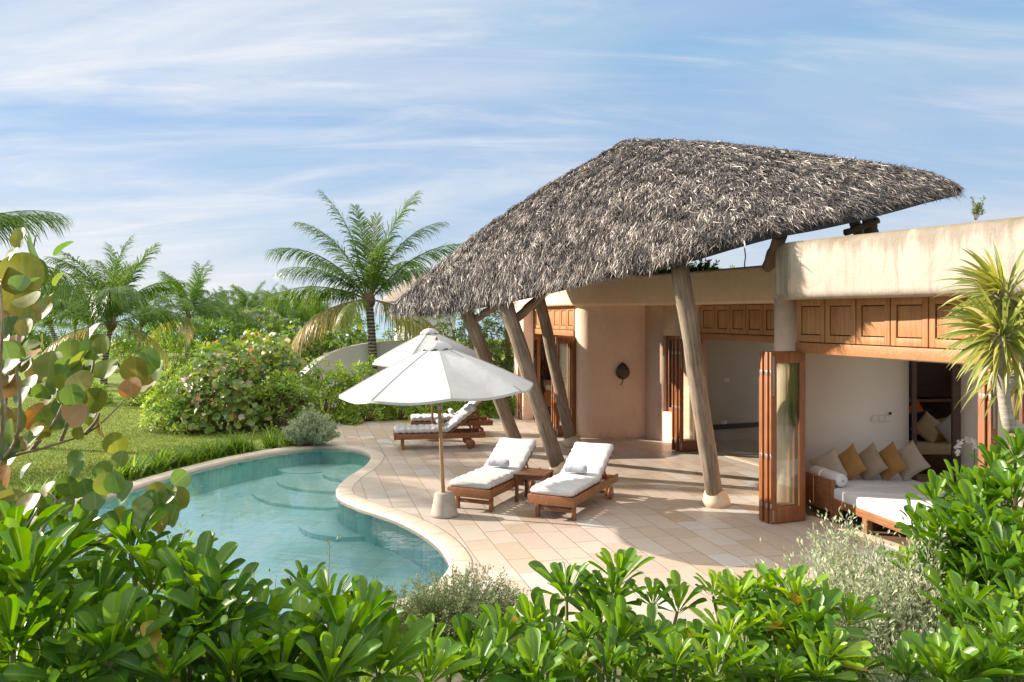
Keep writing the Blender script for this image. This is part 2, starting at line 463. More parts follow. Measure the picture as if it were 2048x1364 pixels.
def m_tiles(name, size, stops, grout, rot=0.0, rough=0.4, gw=0.02):
    """staggered rectangular slabs, each with its own stone colour (world plan coordinates)"""
    m = Mat(name)
    v = m.coord('World', (1, 1, 1), (0, 0, rot))
    s = m.new('ShaderNodeSeparateXYZ'); m.l.new(v, s.inputs[0])
    row = m.math('FLOOR', m.math('DIVIDE', s.outputs[1], size[1]))
    wn_ = m.new('ShaderNodeTexWhiteNoise'); wn_.noise_dimensions = '1D'; m.l.new(row, wn_.inputs['W'])
    u = m.math('ADD', m.math('DIVIDE', s.outputs[0], size[0]), m.math('MULTIPLY', wn_.outputs[0], 7.3))
    # uneven slab lengths inside a row
    uw = m.math('ADD', u, m.math('MULTIPLY', m.math('SINE', m.math('ADD', m.math('MULTIPLY', u, 3.3), m.math('MULTIPLY', row, 2.1))), 0.16))
    cell = m.math('FLOOR', uw)
    cv = m.new('ShaderNodeCombineXYZ'); m.l.new(cell, cv.inputs[0]); m.l.new(row, cv.inputs[1])
    w2 = m.new('ShaderNodeTexWhiteNoise'); w2.noise_dimensions = '2D'; m.l.new(cv.outputs[0], w2.inputs['Vector'])
    grain = m.noise(m.coord('World', (2, 5, 1), (0, 0, rot)), 3.0, 6, 0.6, 0.8)
    base = m.ramp(w2.outputs[0], stops, 'LINEAR')
    gcol = m.mix(m.math('MULTIPLY', m.range(grain, 0.35, 0.75), 0.16), base, (0.46, 0.31, 0.19))
    stn = m.range(m.noise(m.coord('World', (1, 1, 1)), 0.9, 7, .68), .52, .72, 0.0, .22)
    gcol = m.mix(stn, gcol, m.mix(0.5, gcol, (0.30, 0.22, 0.15)))
    fu = m.math('FRACT', uw); fv = m.math('FRACT', m.math('DIVIDE', s.outputs[1], size[1]))
    du = m.math('MULTIPLY', m.math('MINIMUM', fu, m.math('SUBTRACT', 1.0, fu)), size[0])
    dv = m.math('MULTIPLY', m.math('MINIMUM', fv, m.math('SUBTRACT', 1.0, fv)), size[1])
    d = m.math('MINIMUM', du, dv)
    g = m.range(d, gw * 0.25, gw * 0.6, 1.0, 0.0)
    m.set(Base_Color=m.mix(m.math('MULTIPLY', g, 0.8), gcol, grout), Roughness=m.range(grain, 0.3, 0.7, rough - 0.08, rough + 0.18), Specular_IOR_Level=0.4)
    m.bump(m.math('ADD', m.math('MULTIPLY', m.range(d, 0.0, gw, 0.0, 1.0), 1.0), m.math('MULTIPLY', grain, 0.35)), 0.35, 0.008)
    return m.m
STONE = [(0.0, (0.427, 0.344, 0.264)), (0.2, (0.479, 0.412, 0.34)), (0.38, (0.396, 0.304, 0.216)), (0.52, (0.488, 0.431, 0.364)), (0.68, (0.436, 0.34, 0.283)), (0.82, (0.497, 0.476, 0.446)), (1.0, (0.445, 0.367, 0.283))]
M['paving'] = m_tiles('sandstone_paving', (0.62, 0.345), STONE, (0.27, 0.20, 0.14), R(75.2), 0.36, 0.017)
M['coping'] = m_noise('coping_stone', (0.46, 0.38, 0.29), (0.53, 0.455, 0.36), 3, 0.6, 0.15, kind='World')
M['pool_tile'] = m_tiles('pool_tile', (0.32, 0.32), [(0.0, (0.40, 0.85, 0.86)), (0.5, (0.47, 0.89, 0.89)), (1.0, (0.55, 0.92, 0.91))], (0.32, 0.68, 0.70), R(15), 0.4, 0.02)
M['pool_step'] = m_tiles('pool_step_tile', (0.3, 0.3), [(0.0, (0.43, 0.86, 0.86)), (1.0, (0.54, 0.91, 0.90))], (0.36, 0.68, 0.66), R(15), 0.4, 0.015)

def m_lawn(name, g0, g1, g2):
    m = Mat(name); v = m.coord('World')
    a = m.noise(v, 0.5, 4, 0.6); b = m.noise(m.coord('World', (1, 1, 1)), 45, 4, 0.7); c = m.noise(m.coord('World', (0.3, 3.0, 1)), 0.8, 3)
    f = m.math('ADD', m.math('MULTIPLY', a, 0.4), m.math('ADD', m.math('MULTIPLY', b, 0.3), m.math('MULTIPLY', c, 0.3)))
    m.set(Base_Color=m.ramp(f, [(0.3, g0), (0.5, g1), (0.7, g2)]), Roughness=0.9, Specular_IOR_Level=0.15)
    m.bump(b, 0.9, 0.03)
    return m.m
M['lawn'] = m_lawn('lawn_turf', (0.085, 0.135, 0.024), (0.155, 0.205, 0.038), (0.25, 0.28, 0.065))
M['soil'] = m_noise('planting_soil', (0.045, 0.035, 0.02), (0.10, 0.08, 0.045), 3, 0.95, 0.6, 0.05, kind='World')
M['blade'] = m_leaf('grass_blade', [(0.0, (0.065, 0.11, 0.018)), (0.5, (0.125, 0.18, 0.030)), (1.0, (0.22, 0.255, 0.055))], 0.6, 0.3, rib=0, spec=0.2)
M['sand'] = m_noise('beach_sand', (0.62, 0.55, 0.45), (0.72, 0.66, 0.56), 0.4, 0.95, 0.1, kind='World')
M['sea'] = m_noise('sea_water', (0.10, 0.25, 0.32), (0.14, 0.30, 0.37), 0.3, 0.12, 0.3, 0.2, 0.8, kind='World', stretch=(1, 0.4, 1))
M['dirt'] = M['soil']
# ================================================================ the setting
rng = np.random.default_rng(11)
random.seed(5)

POOL = [(-6.9, 11.6), (-6.55, 13.9), (-6.05, 15.75), (-5.3, 17.25), (-4.34, 18.05), (-3.45, 17.75), (-2.95, 16.9), (-2.86, 15.7), (-2.98, 14.4), (-2.9, 13.35),
        (-2.42, 12.55), (-1.7, 11.75), (-1.16, 10.9), (-0.82, 10.05), (-0.72, 9.3), (-1.05, 8.45), (-2.0, 7.8), (-3.4, 7.45), (-5.0, 7.7), (-6.3, 9.0)]
pool = [(p.x, p.y) for p in catmull([(x, y, 0) for x, y in POOL], 7)]
def offset_loop(loop, d):
    n = len(loop); out = []
    for i in range(n):
        a, b = Vector(loop[i - 1]), Vector(loop[(i + 1) % n])
        t = (b - a).normalized()
        out.append((loop[i][0] + t.y * -d, loop[i][1] + t.x * d))
    return out
area2 = sum(pool[i - 1][0] * pool[i][1] - pool[i][0] * pool[i - 1][1] for i in range(len(pool)))
SG = 1 if area2 < 0 else -1          # outward offset sign
outer = offset_loop(pool, 0.24 * SG)

def fill_loops(name, loops, z, mat):
    bm = bmesh.new(); edges = []
    for lp in loops:
        vs = [bm.verts.new((x, y, z)) for x, y in lp]
        edges += [bm.edges.new((vs[i], vs[(i + 1) % len(vs)])) for i in range(len(vs))]
    bmesh.ops.triangle_fill(bm, edges=edges, use_beauty=True)
    for f in bm.faces:
        if f.normal.z < 0: f.normal_flip()
    me = bpy.data.meshes.new(name); bm.to_mesh(me); bm.free()
    return link_mesh(name, me, mat)

mid = offset_loop(pool, 0.15 * SG)
big = [(-600, -30), (600, -30), (600, 130), (-600, 130)]
tag(fill_loops('lawn', [big, mid], 0.0, M['lawn']), kind='structure')
beach = MB(); beach.add([(-900, 62, .004), (-20, 82, .004), (-20, 100, .004), (-900, 92, .004)], [(0, 1, 2, 3)])
tag(beach.build('beach', M['sand']), kind='structure')
sea = MB(); sea.add([(-2600, 84, .010), (600, 98, .010), (900, 2600, .010), (-2600, 2600, .010)], [(0, 1, 2, 3)])
tag(sea.build('sea', M['sea']), kind='structure')

# raised planting bank in front of the terrace (towards the viewer)
def bank_h(x, y):
    t = min(1.0, max(0.0, (7.4 - 0.10 * abs(x) - y) / 5.6)); t = t * t * (3 - 2 * t)
    return 1.25 * t - 0.04 + 0.05 * sin(x * 1.7) * t
bk = MB(); nx, ny = 60, 34
vs = [(-12 + 24 * i / nx, -3 + 10.3 * j / ny) for j in range(ny + 1) for i in range(nx + 1)]
bk.add([(x, y, bank_h(x, y)) for x, y in vs], [(j * (nx + 1) + i, j * (nx + 1) + i + 1, (j + 1) * (nx + 1) + i + 1, (j + 1) * (nx + 1) + i) for j in range(ny) for i in range(nx)], True)
tag(bk.build('planting_bed', M['soil']), kind='structure')

# terrace: its left edge follows the outside of the pool coping
n_o = len(outer)
i0 = min(range(n_o), key=lambda i: (Vector(outer[i]) - Vector((-4.3, 18.4))).length)
i1 = min(range(n_o), key=lambda i: (Vector(outer[i]) - Vector((-0.75, 8.15))).length)
arc = []
i = i0
while True:
    arc.append(outer[i])
    if i == i1: break
    i = (i + 1) % n_o
# slide the terrace edge just under the coping so that no gap shows
arc = [(x, y) for x, y in arc]
edge_far = [(p.x, p.y) for p in catmull([(13, 30, 0), (4, 26.5, 0), (0.3, 23.6, 0), (-1.6, 22.7, 0), (-4.0, 22.2, 0), (-5.0, 21.2, 0), (-4.9, 20.0, 0), (-4.75, 18.9, 0)], 5, False)]
near = [(p.x, p.y) for p in catmull([(-0.6, 8.0, 0), (0.5, 7.55, 0), (2.0, 7.6, 0), (3.2, 7.9, 0), (4.1, 7.6, 0), (5.0, 6.7, 0), (7, 5.8, 0), (13, 5.5, 0)], 4, False)]
terr = arc + near + edge_far
tag(fill_loops('terrace', [terr], 0.022, M['paving']), kind='structure')

cp = MB(); n = len(pool)
inn = offset_loop(pool, -0.035 * SG)
prof = [(inn, -0.075), (inn, 0.016), (pool, 0.030), (offset_loop(pool, 0.225 * SG), 0.030), (offset_loop(pool, 0.244 * SG), 0.027), (offset_loop(pool, 0.244 * SG), -0.1)]
vs = []
for lp, z in prof: vs += [(x, y, z) for x, y in lp]
fs = []
for k in range(len(prof) - 1):
    for i in range(n):
        j = (i + 1) % n
        fs.append((k * n + i, k * n + j, (k + 1) * n + j, (k + 1) * n + i))
cp.add(vs, fs, True)
tag(cp.build('pool_coping', M['coping']), kind='structure')
# radial joints between coping stones: thin dark strips, 3 mm proud
jt = MB()
for i in range(0, n, 5):
    a, b = Vector((*pool[i], 0.0325)), Vector((*offset_loop(pool, 0.23 * SG)[i], 0.0325))
    t = (b - a).normalized(); s_ = Vector((-t.y, t.x, 0)) * 0.004
    jt.add([a + s_, a - s_, b - s_, b + s_], [(0, 1, 2, 3)])
tag(jt.build('coping_joints', m_noise('joint_mortar', (0.30, 0.22, 0.14), (0.36, 0.27, 0.18), 20, 0.9, 0)), kind='structure')

basin = MB()
vs = [(x, y, 0.0) for x, y in pool] + [(x, y, -0.52) for x, y in pool]
basin.add(vs, [(i, (i + 1) % n, (i + 1) % n + n, i + n) for i in range(n)], True)
basin.build_ = None
bo = basin.build('pool_wall', M['pool_tile']); tag(bo, kind='structure')
tag(fill_loops('pool_floor', [pool], -0.52, M['pool_tile']), kind='structure')
def pool_step(cx, cy, r, z, sx=1.0):
    s = MB()
    pts = [(cx + cos(2 * pi * k / 48) * r * sx, cy + sin(2 * pi * k / 48) * r) for k in range(48)]
    s.prism(pts, -0.519, z)
    tag(s.build('pool_step', M['pool_step']), kind='structure')
pool_step(-3.05, 17.0, 0.95, -0.33); pool_step(-3.3, 16.8, 1.45, -0.40, 1.1); pool_step(-3.2, 16.3, 2.0, -0.46)
pool_step(-2.55, 13.3, 0.95, -0.44); pool_step(-4.5, 17.6, 0.62, -0.38)
wt = fill_loops('pool_water', [offset_loop(pool, 0.05 * SG)], -0.032, M['water']); tag(wt, kind='structure')

# short turf blades where the lawn is near enough to read as grass
def lawn_blades():
    N = 130000
    y = 11.5 + 17 * rng.random(N) ** 1.3
    x = -(0.64 * y) * rng.random(N) - 0.9 * rng.random(N)
    x = np.minimum(x, -4.6)
    ang = np.arctan2(0, 1)
    P2 = np.array(outer)
    # keep clear of the pool and the terrace
    from mathutils.geometry import intersect_point_line
    pl = np.array(offset_loop(pool, 0.45 * SG))
    def inside(px, py, poly):
        c = np.zeros(len(px), bool); j = len(poly) - 1
        for i in range(len(poly)):
            xi, yi = poly[i]; xj, yj = poly[j]
            cond = ((yi > py) != (yj > py)) & (px < (xj - xi) * (py - yi) / (yj - yi + 1e-12) + xi)
            c ^= cond; j = i
        return c
    ok = ~inside(x, y, pl) & ~inside(x, y, terr) & (x < -4.7)
    x, y = x[ok], y[ok]; N = len(x)
    h = 0.022 + 0.03 * rng.random(N); w = 0.006 + 0.006 * rng.random(N)
    a = rng.random(N) * 2 * pi; l = 0.012 + 0.03 * rng.random(N); la = rng.random(N) * 2 * pi
    b0 = np.stack([x - cos_(a) * w, y - sin_(a) * w, np.zeros(N)], 1)
    b1 = np.stack([x + cos_(a) * w, y + sin_(a) * w, np.zeros(N)], 1)
    tp = np.stack([x + cos_(la) * l, y + sin_(la) * l, h], 1)
    V = np.stack([b0, b1, tp], 1).reshape(-1, 3)
    T = np.arange(3 * N).reshape(-1, 3)
    t = np.repeat(rng.random(N), 3)
    tint = np.stack([t, np.ones_like(t), np.ones_like(t)], 1)
    return np_mesh('lawn_grass', V, None, T, tint)
cos_, sin_ = np.cos, np.sin
tag(link_mesh('lawn_grass', lawn_blades(), M['blade']), 'short mown green lawn grass left of the pool', 'grass', kind='stuff')

# ================================================================ the villa
villa = thing('villa', 'peach stucco flat roofed villa with folding glass doors opening onto the terrace', 'house', (4.0, 16.0, 0))
VO = Vector((4.0, 16.0, 0))
def vb(mb, name, mat, parent=villa):
    """build in world coordinates under the villa"""
    o = mb.build(name, mat, parent)
    o.location = -VO if parent is villa else (0, 0, 0)
    return o
def rounded_slab(outline, z0, z1, bev, name, mat, seg=3):
    bm = bmesh.new()
    vs = [bm.verts.new((x, y, z0)) for x, y in outline]
    f = bm.faces.new(vs)
    r = bmesh.ops.extrude_face_region(bm, geom=[f])
    for v in r['geom']:
        if isinstance(v, bmesh.types.BMVert): v.co.z = z1
    bmesh.ops.recalc_face_normals(bm, faces=list(bm.faces))
    ed = [e for e in bm.edges if abs(e.verts[0].co.z - e.verts[1].co.z) < 1e-5]
    bmesh.ops.bevel(bm, geom=ed, offset=bev, segments=seg, affect='EDGES', profile=0.5)
    mb = MB(); mb.frombm(bm, True)
    o = vb(mb, name, mat)
    return o
def sm(pts, n=5): return [(p.x, p.y) for p in catmull([(x, y, 0) for x, y in pts], n, False)]
front_a = sm([(0.02, 23.9), (0.30, 22.9), (0.85, 21.1), (1.32, 19.75), (1.52, 19.32), (1.9, 19.12), (2.5, 19.08), (3.1, 18.78), (3.55, 18.15), (3.97, 17.3), (4.4, 16.3), (4.82, 15.25), (5.2, 14.45)])
rounded_slab(front_a + [(9.9, 14.45), (9.9, 27.5), (0.02, 27.5)], 3.2, 3.94, 0.07, 'parapet', M['stucco'])
front_b = sm([(5.3, 14.3), (4.55, 12.9), (3.92, 11.75), (3.71, 11.28), (3.69, 11.05), (3.80, 10.72), (4.20, 9.86), (4.65, 8.93), (5.13, 7.93), (5.73, 6.73), (6.6, 5.35), (7.7, 4.0)])
rounded_slab(front_b + [(9.6, 4.0), (9.6, 14.38), (5.5, 14.38)], 3.205, 3.985, 0.10, 'parapet', M['stucco_pale'], 4)

def wall(line, th, z0, z1, name, mat):
    """a wall along a plan line, th metres thick to its right-hand side"""
    mb = MB()
    L = [Vector(p) for p in line]; off = []
    for i in range(len(L)):
        t = (L[min(i + 1, len(L) - 1)] - L[max(0, i - 1)]).normalized()
        off.append(L[i] + Vector((t.y, -t.x)) * -th)
    poly = [tuple(p) for p in L] + [tuple(p) for p in reversed(off)]
    bm = bmesh.new()
    vs = [bm.verts.new((x, y, z0)) for x, y in poly]
    n_ = len(vs); vt = [bm.verts.new((x, y, z1)) for x, y in poly]
    for i in range(n_): bm.faces.new((vs[i], vs[(i + 1) % n_], vt[(i + 1) % n_], vt[i]))
    m_ = len(L)
    for i in range(m_ - 1):
        a, b, c, d = i, i + 1, n_ - 2 - i, n_ - 1 - i
        bm.faces.new((vt[a], vt[b], vt[c], vt[d]))
    bmesh.ops.recalc_face_normals(bm, faces=list(bm.faces))
    mb.frombm(bm, False)
    o = vb(mb, name, mat)
    me = o.data
    for p in me.polygons: p.use_smooth = True
    bpy.context.view_layer.objects.active = o
    es = me.attributes.new('sharp_edge', 'BOOLEAN', 'EDGE') if 'sharp_edge' not in me.attributes else me.attributes['sharp_edge']
    bm = bmesh.new(); bm.from_mesh(me); bm.edges.ensure_lookup_table()
    vals = [len(e.link_faces) != 2 or e.calc_face_angle(0) > R(40) for e in bm.edges]; bm.free()
    es.data.foreach_set('value', vals)
    return o
# rounded corner pier and the wall that carries the leaf lamp, round to the recess corner
def arcpts(cx, cy, r, a0, a1, n=10): return [(cx + cos(R(a0 + (a1 - a0) * k / n)) * r, cy + sin(R(a0 + (a1 - a0) * k / n)) * r) for k in range(n + 1)]
pier = [(1.66, 20.05)] + [(1.55, 19.72)] + arcpts(1.93, 19.62, 0.36, 175, 268, 10)
lampw = pier + [(2.5, 19.27), (3.0, 19.32), (3.22, 19.34)]
wall(lampw, 0.30, 0.0, 3.2, 'wall', M['stucco'])
# wall with the slot window, running towards the viewer
A, B = Vector((3.22, 19.34)), Vector((4.12, 17.55))
def on(a, b, t): return tuple(a + (b - a) * t)
wall([on(A, B, 0.0), on(A, B, 0.34)], 0.28, 0.0, 3.2, 'wall', M['stucco'])
wall([on(A, B, 0.34), on(A, B, 0.66)], 0.28, 0.0, 0.72, 'wall', M['stucco'])
wall([on(A, B, 0.34), on(A, B, 0.66)], 0.28, 2.50, 3.2, 'wall', M['stucco'])
wall([on(A, B, 0.66), on(A, B, 0.97)], 0.28, 0.0, 3.2, 'wall', M['stucco'])
def frame_between(a, b, z0, z1, inset, w, d, name, mat, pane=True):
    a, b = Vector(a), Vector(b); u = (b - a); Ln = u.length; u.normalize()
    Mx = Matrix(((u.x, -u.y, 0, a.x), (u.y, u.x, 0, a.y), (0, 0, 1, 0), (0, 0, 0, 1)))
    mb = MB()
    mb.box(0, w, inset, inset + d, z0, z1, Mx, .004); mb.box(Ln - w, Ln, inset, inset + d, z0, z1, Mx, .004)
    mb.box(w, Ln - w, inset, inset + d, z0, z0 + w, Mx, .004); mb.box(w, Ln - w, inset, inset + d, z1 - w, z1, Mx, .004)
    o = vb(mb, name, mat)
    if pane:
        g = MB(); g.box(w, Ln - w, inset + d * .4, inset + d * .6, z0 + w, z1 - w, Mx)
        g.build('pane', M['glass'], o)
    return o
frame_between(on(A, B, 0.345), on(A, B, 0.655), 0.724, 2.496, 0.10, 0.10, 0.07, 'window', M['teak'])
# far end pier of the bedroom and its outer wall
wall([(0.60, 22.55), (0.40, 23.15), (0.36, 23.8)], 0.3, 0.0, 3.2, 'wall', M['stucco'])
wall([(0.40, 23.85), (0.40, 27.3)], 0.3, 0.0, 3.2, 'wall', M['stucco'])
# corner pillar between the living room and the daybed room, its side wall
pil = MB(); bm = bmesh.new(); bmesh.ops.create_cone(bm, segments=28, radius1=0.185, radius2=0.185, depth=3.23, cap_ends=True)
pil.frombm(bm, True, Matrix.Translation((4.10, 11.92, 1.615))); vb(pil, 'pillar', M['stucco'])
wall([(5.28, 14.9), (4.95, 13.5), (4.40, 12.25), (4.30, 12.06)], -0.26, 0.0, 3.2, 'wall', M['stucco'])
# ---- interiors
wall([(4.46, 12.86), (6.26, 12.62)], 0.16, 0.0, 3.22, 'interior_wall', M['white_wall'])
wall([(6.98, 12.53), (10.5, 12.1)], 0.16, 0.0, 3.22, 'interior_wall', M['white_wall'])
wall([(6.26, 12.62), (6.98, 12.53)], 0.16, 2.62, 3.22, 'interior_wall', M['white_wall'])
wall([(6.0, 17.2), (11.0, 17.0)], 0.2, 0.0, 3.19, 'interior_wall', M['dark_wood'])
wall([(9.9, 16.9), (10.1, 12.6)], 0.2, 0.0, 3.19, 'interior_wall', M['white_wall'])
wall([(6.0, 17.2), (5.6, 14.6)], 0.2, 0.0, 3.19, 'interior_wall', M['white_wall'])
wall([(4.98, 20.55), (9.8, 22.35)], 0.2, 0.0, 3.2, 'interior_wall', M['white_wall'])
wall([(3.55, 19.4), (3.95, 20.3), (4.98, 20.55)], 0.2, 0.0, 3.2, 'interior_wall', M['white_wall'])
wall([(0.5, 26.6), (6, 26.3)], 0.2, 0.0, 3.2, 'interior_wall', M['white_wall'])
wall([(3.4, 26.3), (3.3, 19.7)], 0.2, 0.0, 3.2, 'interior_wall', M['white_wall'])
sk = MB(); a, b = Vector((4.98, 20.53)), Vector((9.8, 22.33)); t = (b - a).normalized(); nn = Vector((t.y, -t.x)) * 0.02
sk.prism([tuple(a), tuple(a + nn), tuple(b + nn), tuple(b)], 0.023, 0.15)
vb(sk, 'skirting', M['dark_wood'])
wf = MB(); wf.add([(4.36, 11.62, .027), (5.9, 7.75, .027), (10.8, 6.0, .027), (10.8, 12.4, .027), (6.3, 12.6, .027), (4.5, 12.84, .027)], [(0, 1, 2, 3, 4, 5)])
vb(wf, 'timber_floor', M['floor_wood'])
for nm, poly, zc_ in (('ceiling', [(4.5, 12.6), (4.6, 11.2), (6.2, 7.0), (9.5, 5.2), (9.5, 14.0), (5.3, 14.2)], 3.12), ('ceiling', [(4.3, 17.6), (5.1, 15.1), (5.6, 14.7), (9.8, 14.7), (9.8, 22.2), (5.0, 20.4), (4.1, 20.1)], 3.12), ('ceiling', [(0.8, 22.6), (1.75, 19.9), (3.2, 19.75), (3.2, 26.2), (0.7, 26.4)], 3.12)):
    cm_ = MB(); cm_.prism(poly, zc_, zc_ + .06); vb(cm_, nm, M['white_wall'])
sl = MB()
def strip(p, q, w, z0, z1, mb):
    p, q = Vector(p), Vector(q); u = (q - p).normalized(); nn = Vector((u.y, -u.x)) * w
    mb.prism([tuple(p), tuple(p + nn), tuple(q + nn), tuple(q)], z0, z1)
strip((5.95, 7.45), (4.26, 11.72), 0.17, 0.0225, 0.032, sl)
vb(sl, 'door_sill', M['footing']); sl = MB()
strip((4.98, 15.25), (4.22, 17.42), 0.14, 0.0225, 0.032, sl)
vb(sl, 'door_sill', M['footing'])
# door frame of the inner room and curtain rail
df = MB(); strip((6.86, 12.50), (6.98, 12.485), 0.06, 0.03, 2.62, df); strip((6.28, 12.575), (6.34, 12.568), 0.05, 0.03, 2.62, df); strip((6.30, 12.57), (6.96, 12.485), 0.05, 2.56, 2.64, df)
vb(df, 'door_frame', M['dark_wood'])
cr_ = MB(); strip((5.95, 8.0), (4.62, 11.45), 0.05, 2.40, 2.435, cr_)
vb(cr_, 'curtain_rail', M['plastic'])
# ---- timber panels over the openings
def transom(a, b, npan, z0, z1, beam):
    a, b = Vector(a), Vector(b); u = b - a; Ln = u.length; u.normalize()
    Mx = Matrix(((u.x, -u.y, 0, a.x), (u.y, u.x, 0, a.y), (0, 0, 1, 0), (0, 0, 0, 1)))
    mb = MB(); mb.box(0, Ln, -0.05, 0.05, z0, z0 + beam, Mx, .004)
    o = vb(mb, 'lintel', M['teak_x'])
    dk = MB(); dk.box(0.0, Ln, 0.02, 0.045, z0 + beam, z1, Mx)
    dk.build('backing_board', M['groove'], o)
    w = Ln / npan
    for k in range(npan):
        x0, x1 = k * w + .008, (k + 1) * w - .008
        pm = MB(); s_ = 0.085; zb, zt = z0 + beam + .012, z1 - .01
        pm.box(x0, x0 + s_, -0.03, 0.018, zb, zt, Mx, .004); pm.box(x1 - s_, x1, -0.03, 0.018, zb, zt, Mx, .004)
        pm.box(x0 + s_, x1 - s_, -0.03, 0.018, zb, zb + .10, Mx, .004); pm.box(x0 + s_, x1 - s_, -0.03, 0.018, zt - .10, zt, Mx, .004)
        pm.box(x0 + s_ + .012, x1 - s_ - .012, -0.016, 0.012, zb + .112, zt - .112, Mx, .006)
        pm.build('transom_panel', M['panel'], o)
transom((4.17, 11.66), (6.0, 6.87), 9, 2.44, 3.225, 0.15)
transom((4.16, 17.55), (5.07, 15.0), 5, 2.45, 3.195, 0.13)
transom((0.66, 22.5), (1.56, 19.72), 6, 2.45, 3.195, 0.14)
# ---- folding doors
def door_leaf(Mx, w, h, lever=True, t=0.042):
    s_ = 0.10; mb = MB(); z0 = 0.035
    mb.box(0, s_, 0, t, z0, h, Mx, .004); mb.box(w - s_, w, 0, t, z0, h, Mx, .004)
    mb.box(s_, w - s_, .001, t - .001, z0, z0 + 0.22, Mx, .004); mb.box(s_, w - s_, .001, t - .001, h - 0.16, h, Mx, .004)
    o = vb(mb, 'folding_door', M['teak'])
    g = MB(); g.add([(s_ - .004, t * .5, z0 + .215), (w - s_ + .004, t * .5, z0 + .215), (w - s_ + .004, t * .5, h - .155), (s_ - .004, t * .5, h - .155)], [(0, 1, 2, 3)], False, Mx)
    g.build('pane', M['glass'], o)
    for zz in (0.25, 0.95, h - 0.32):
        hg = MB(); hg.box(-0.009, 0.012, -0.006, t * .45, zz, zz + 0.06, Mx, .003)
        hg.build('hinge', M['steel'], o)
    if lever:
        hd = MB(); hd.box(w * .0 + .02, .05, -.012, -.0005, .06, .22, Mx, .004); hd.build('bolt_plate', M['steel'], o); hd = MB(); hd.box(.02, .05, -.012, -.0005, h - .62, h - .05, Mx, .004)
        hd.build('bolt_plate', M['steel'], o)
    return o
def axes(p, d, nrm):
    return Matrix(((d[0], nrm[0], 0, p[0]), (d[1], nrm[1], 0, p[1]), (0, 0, 1, 0), (0, 0, 0, 1)))
def stack(jx, jy, ux, uy, n_, w, h, step):
    """n leaves folded flat: (ux,uy) runs along the opening away from the viewer; leaves stand out at right angles"""
    u = Vector((ux, uy)).normalized(); out = Vector((-u.y, u.x))
    if out.x > 0: out = -out
    for k in range(n_):
        p = Vector((jx, jy)) + u * (step * k) + out * (w + (0.02 if k % 2 else 0.0))
        d = -out
        ang = R(1.6 if k % 2 else -1.0)
        d = Vector((d.x * cos(ang) - d.y * sin(ang), d.x * sin(ang) + d.y * cos(ang)))
        nrm = Vector((-d.y, d.x))
        if nrm.dot(u) < 0: nrm = -nrm
        door_leaf(axes(p, d, nrm), w, h, lever=(k == 0))
stack(4.22, 11.52, -0.36, 0.93, 5, 0.60, 2.46, 0.056)
stack(4.14, 17.46, -0.41, 0.91, 4, 0.58, 2.45, 0.075)
stack(1.56, 19.60, -0.32, 0.95, 4, 0.52, 2.44, 0.07)
stack(0.80, 22.75, -0.32, 0.95, 2, 0.62, 2.44, 0.06)
stack(5.52, 8.55, -0.36, 0.93, 3, 0.56, 2.42, 0.056)

# ================================================================ thatched canopy on leaning logs
canopy = thing('thatched_canopy', 'huge leaf shaped grey thatched roof on leaning log posts over the terrace', 'thatched roof', (2.5, 15.5, 0))
CO = Vector((2.5, 15.5, 0))
ridge = [P(782, 621, 15.7), P(900, 514, 15.95), P(1000, 440, 16.3), P(1080, 383, 16.6), P(1170, 333, 16.95), P(1225, 303, 17.0), P(1265, 286, 17.0), P(1390, 293, 16.8), P(1500, 305, 16.4), P(1600, 318, 15.9), P(1700, 330, 15.3), P(1800, 343, 14.7), P(1868, 357, 14.2), P(1918, 380, 13.8)]
eave = [P(783, 623, 15.66), P(850, 621, 15.2), P(930, 609, 14.9), P(1010, 592, 14.2), P(1100, 571, 13.4), P(1200, 544, 12.4), P(1300, 524, 11.6), P(1390, 500, 11.1), P(1470, 476, 10.95), P(1550, 455, 11.0), P(1630, 441, 11.2), P(1710, 425, 11.6), P(1790, 407, 12.2), P(1860, 391, 12.9), P(1917, 382, 13.72)]
back = [Vector((-2.36, 15.75, 3.06)), Vector((-1.9, 16.9, 3.25)), Vector((-1.1, 18.3, 3.5)), Vector((0.1, 19.6, 3.85)), Vector((1.8, 20.4, 4.5)), Vector((4.0, 20.2, 5.0)), Vector((6.0, 18.9, 5.25)), Vector((7.2, 16.8, 5.3)), Vector((7.55, 15.2, 5.25)), Vector((7.7, 13.85, 5.12))]
def resample(pts, n, spread=None):
    c = catmull(pts, 24, False)
    d = [0.0]
    for a, b in zip(c, c[1:]): d.append(d[-1] + (b - a).length)
    d = np.array(d); A_ = np.array([tuple(p) for p in c])
    t = np.linspace(0, d[-1], n)
    return np.stack([np.interp(t, d, A_[:, k]) for k in range(3)], 1)
NS, NV = 120, 26
rid = resample(ridge, NS); eav = resample(eave, NS); bak = resample(back, NS)
def surface(e, bulge):
    v = np.linspace(0, 1, NV)[None, :, None]
    S = rid[:, None, :] * (1 - v) + e[:, None, :] * v
    d = e - rid
    nrm = np.cross(d, np.gradient(rid, axis=0)); nrm = unit(nrm)
    nrm *= np.where(nrm[:, 2:3] < 0, -1, 1)
    hgt = np.linalg.norm(d, axis=1, keepdims=True)
    S = S + nrm[:, None, :] * (np.sin(pi * v ** 0.85) * bulge * hgt[:, None, :])
    return S
Sf, Sb = surface(eav, 0.055), surface(bak, 0.05)
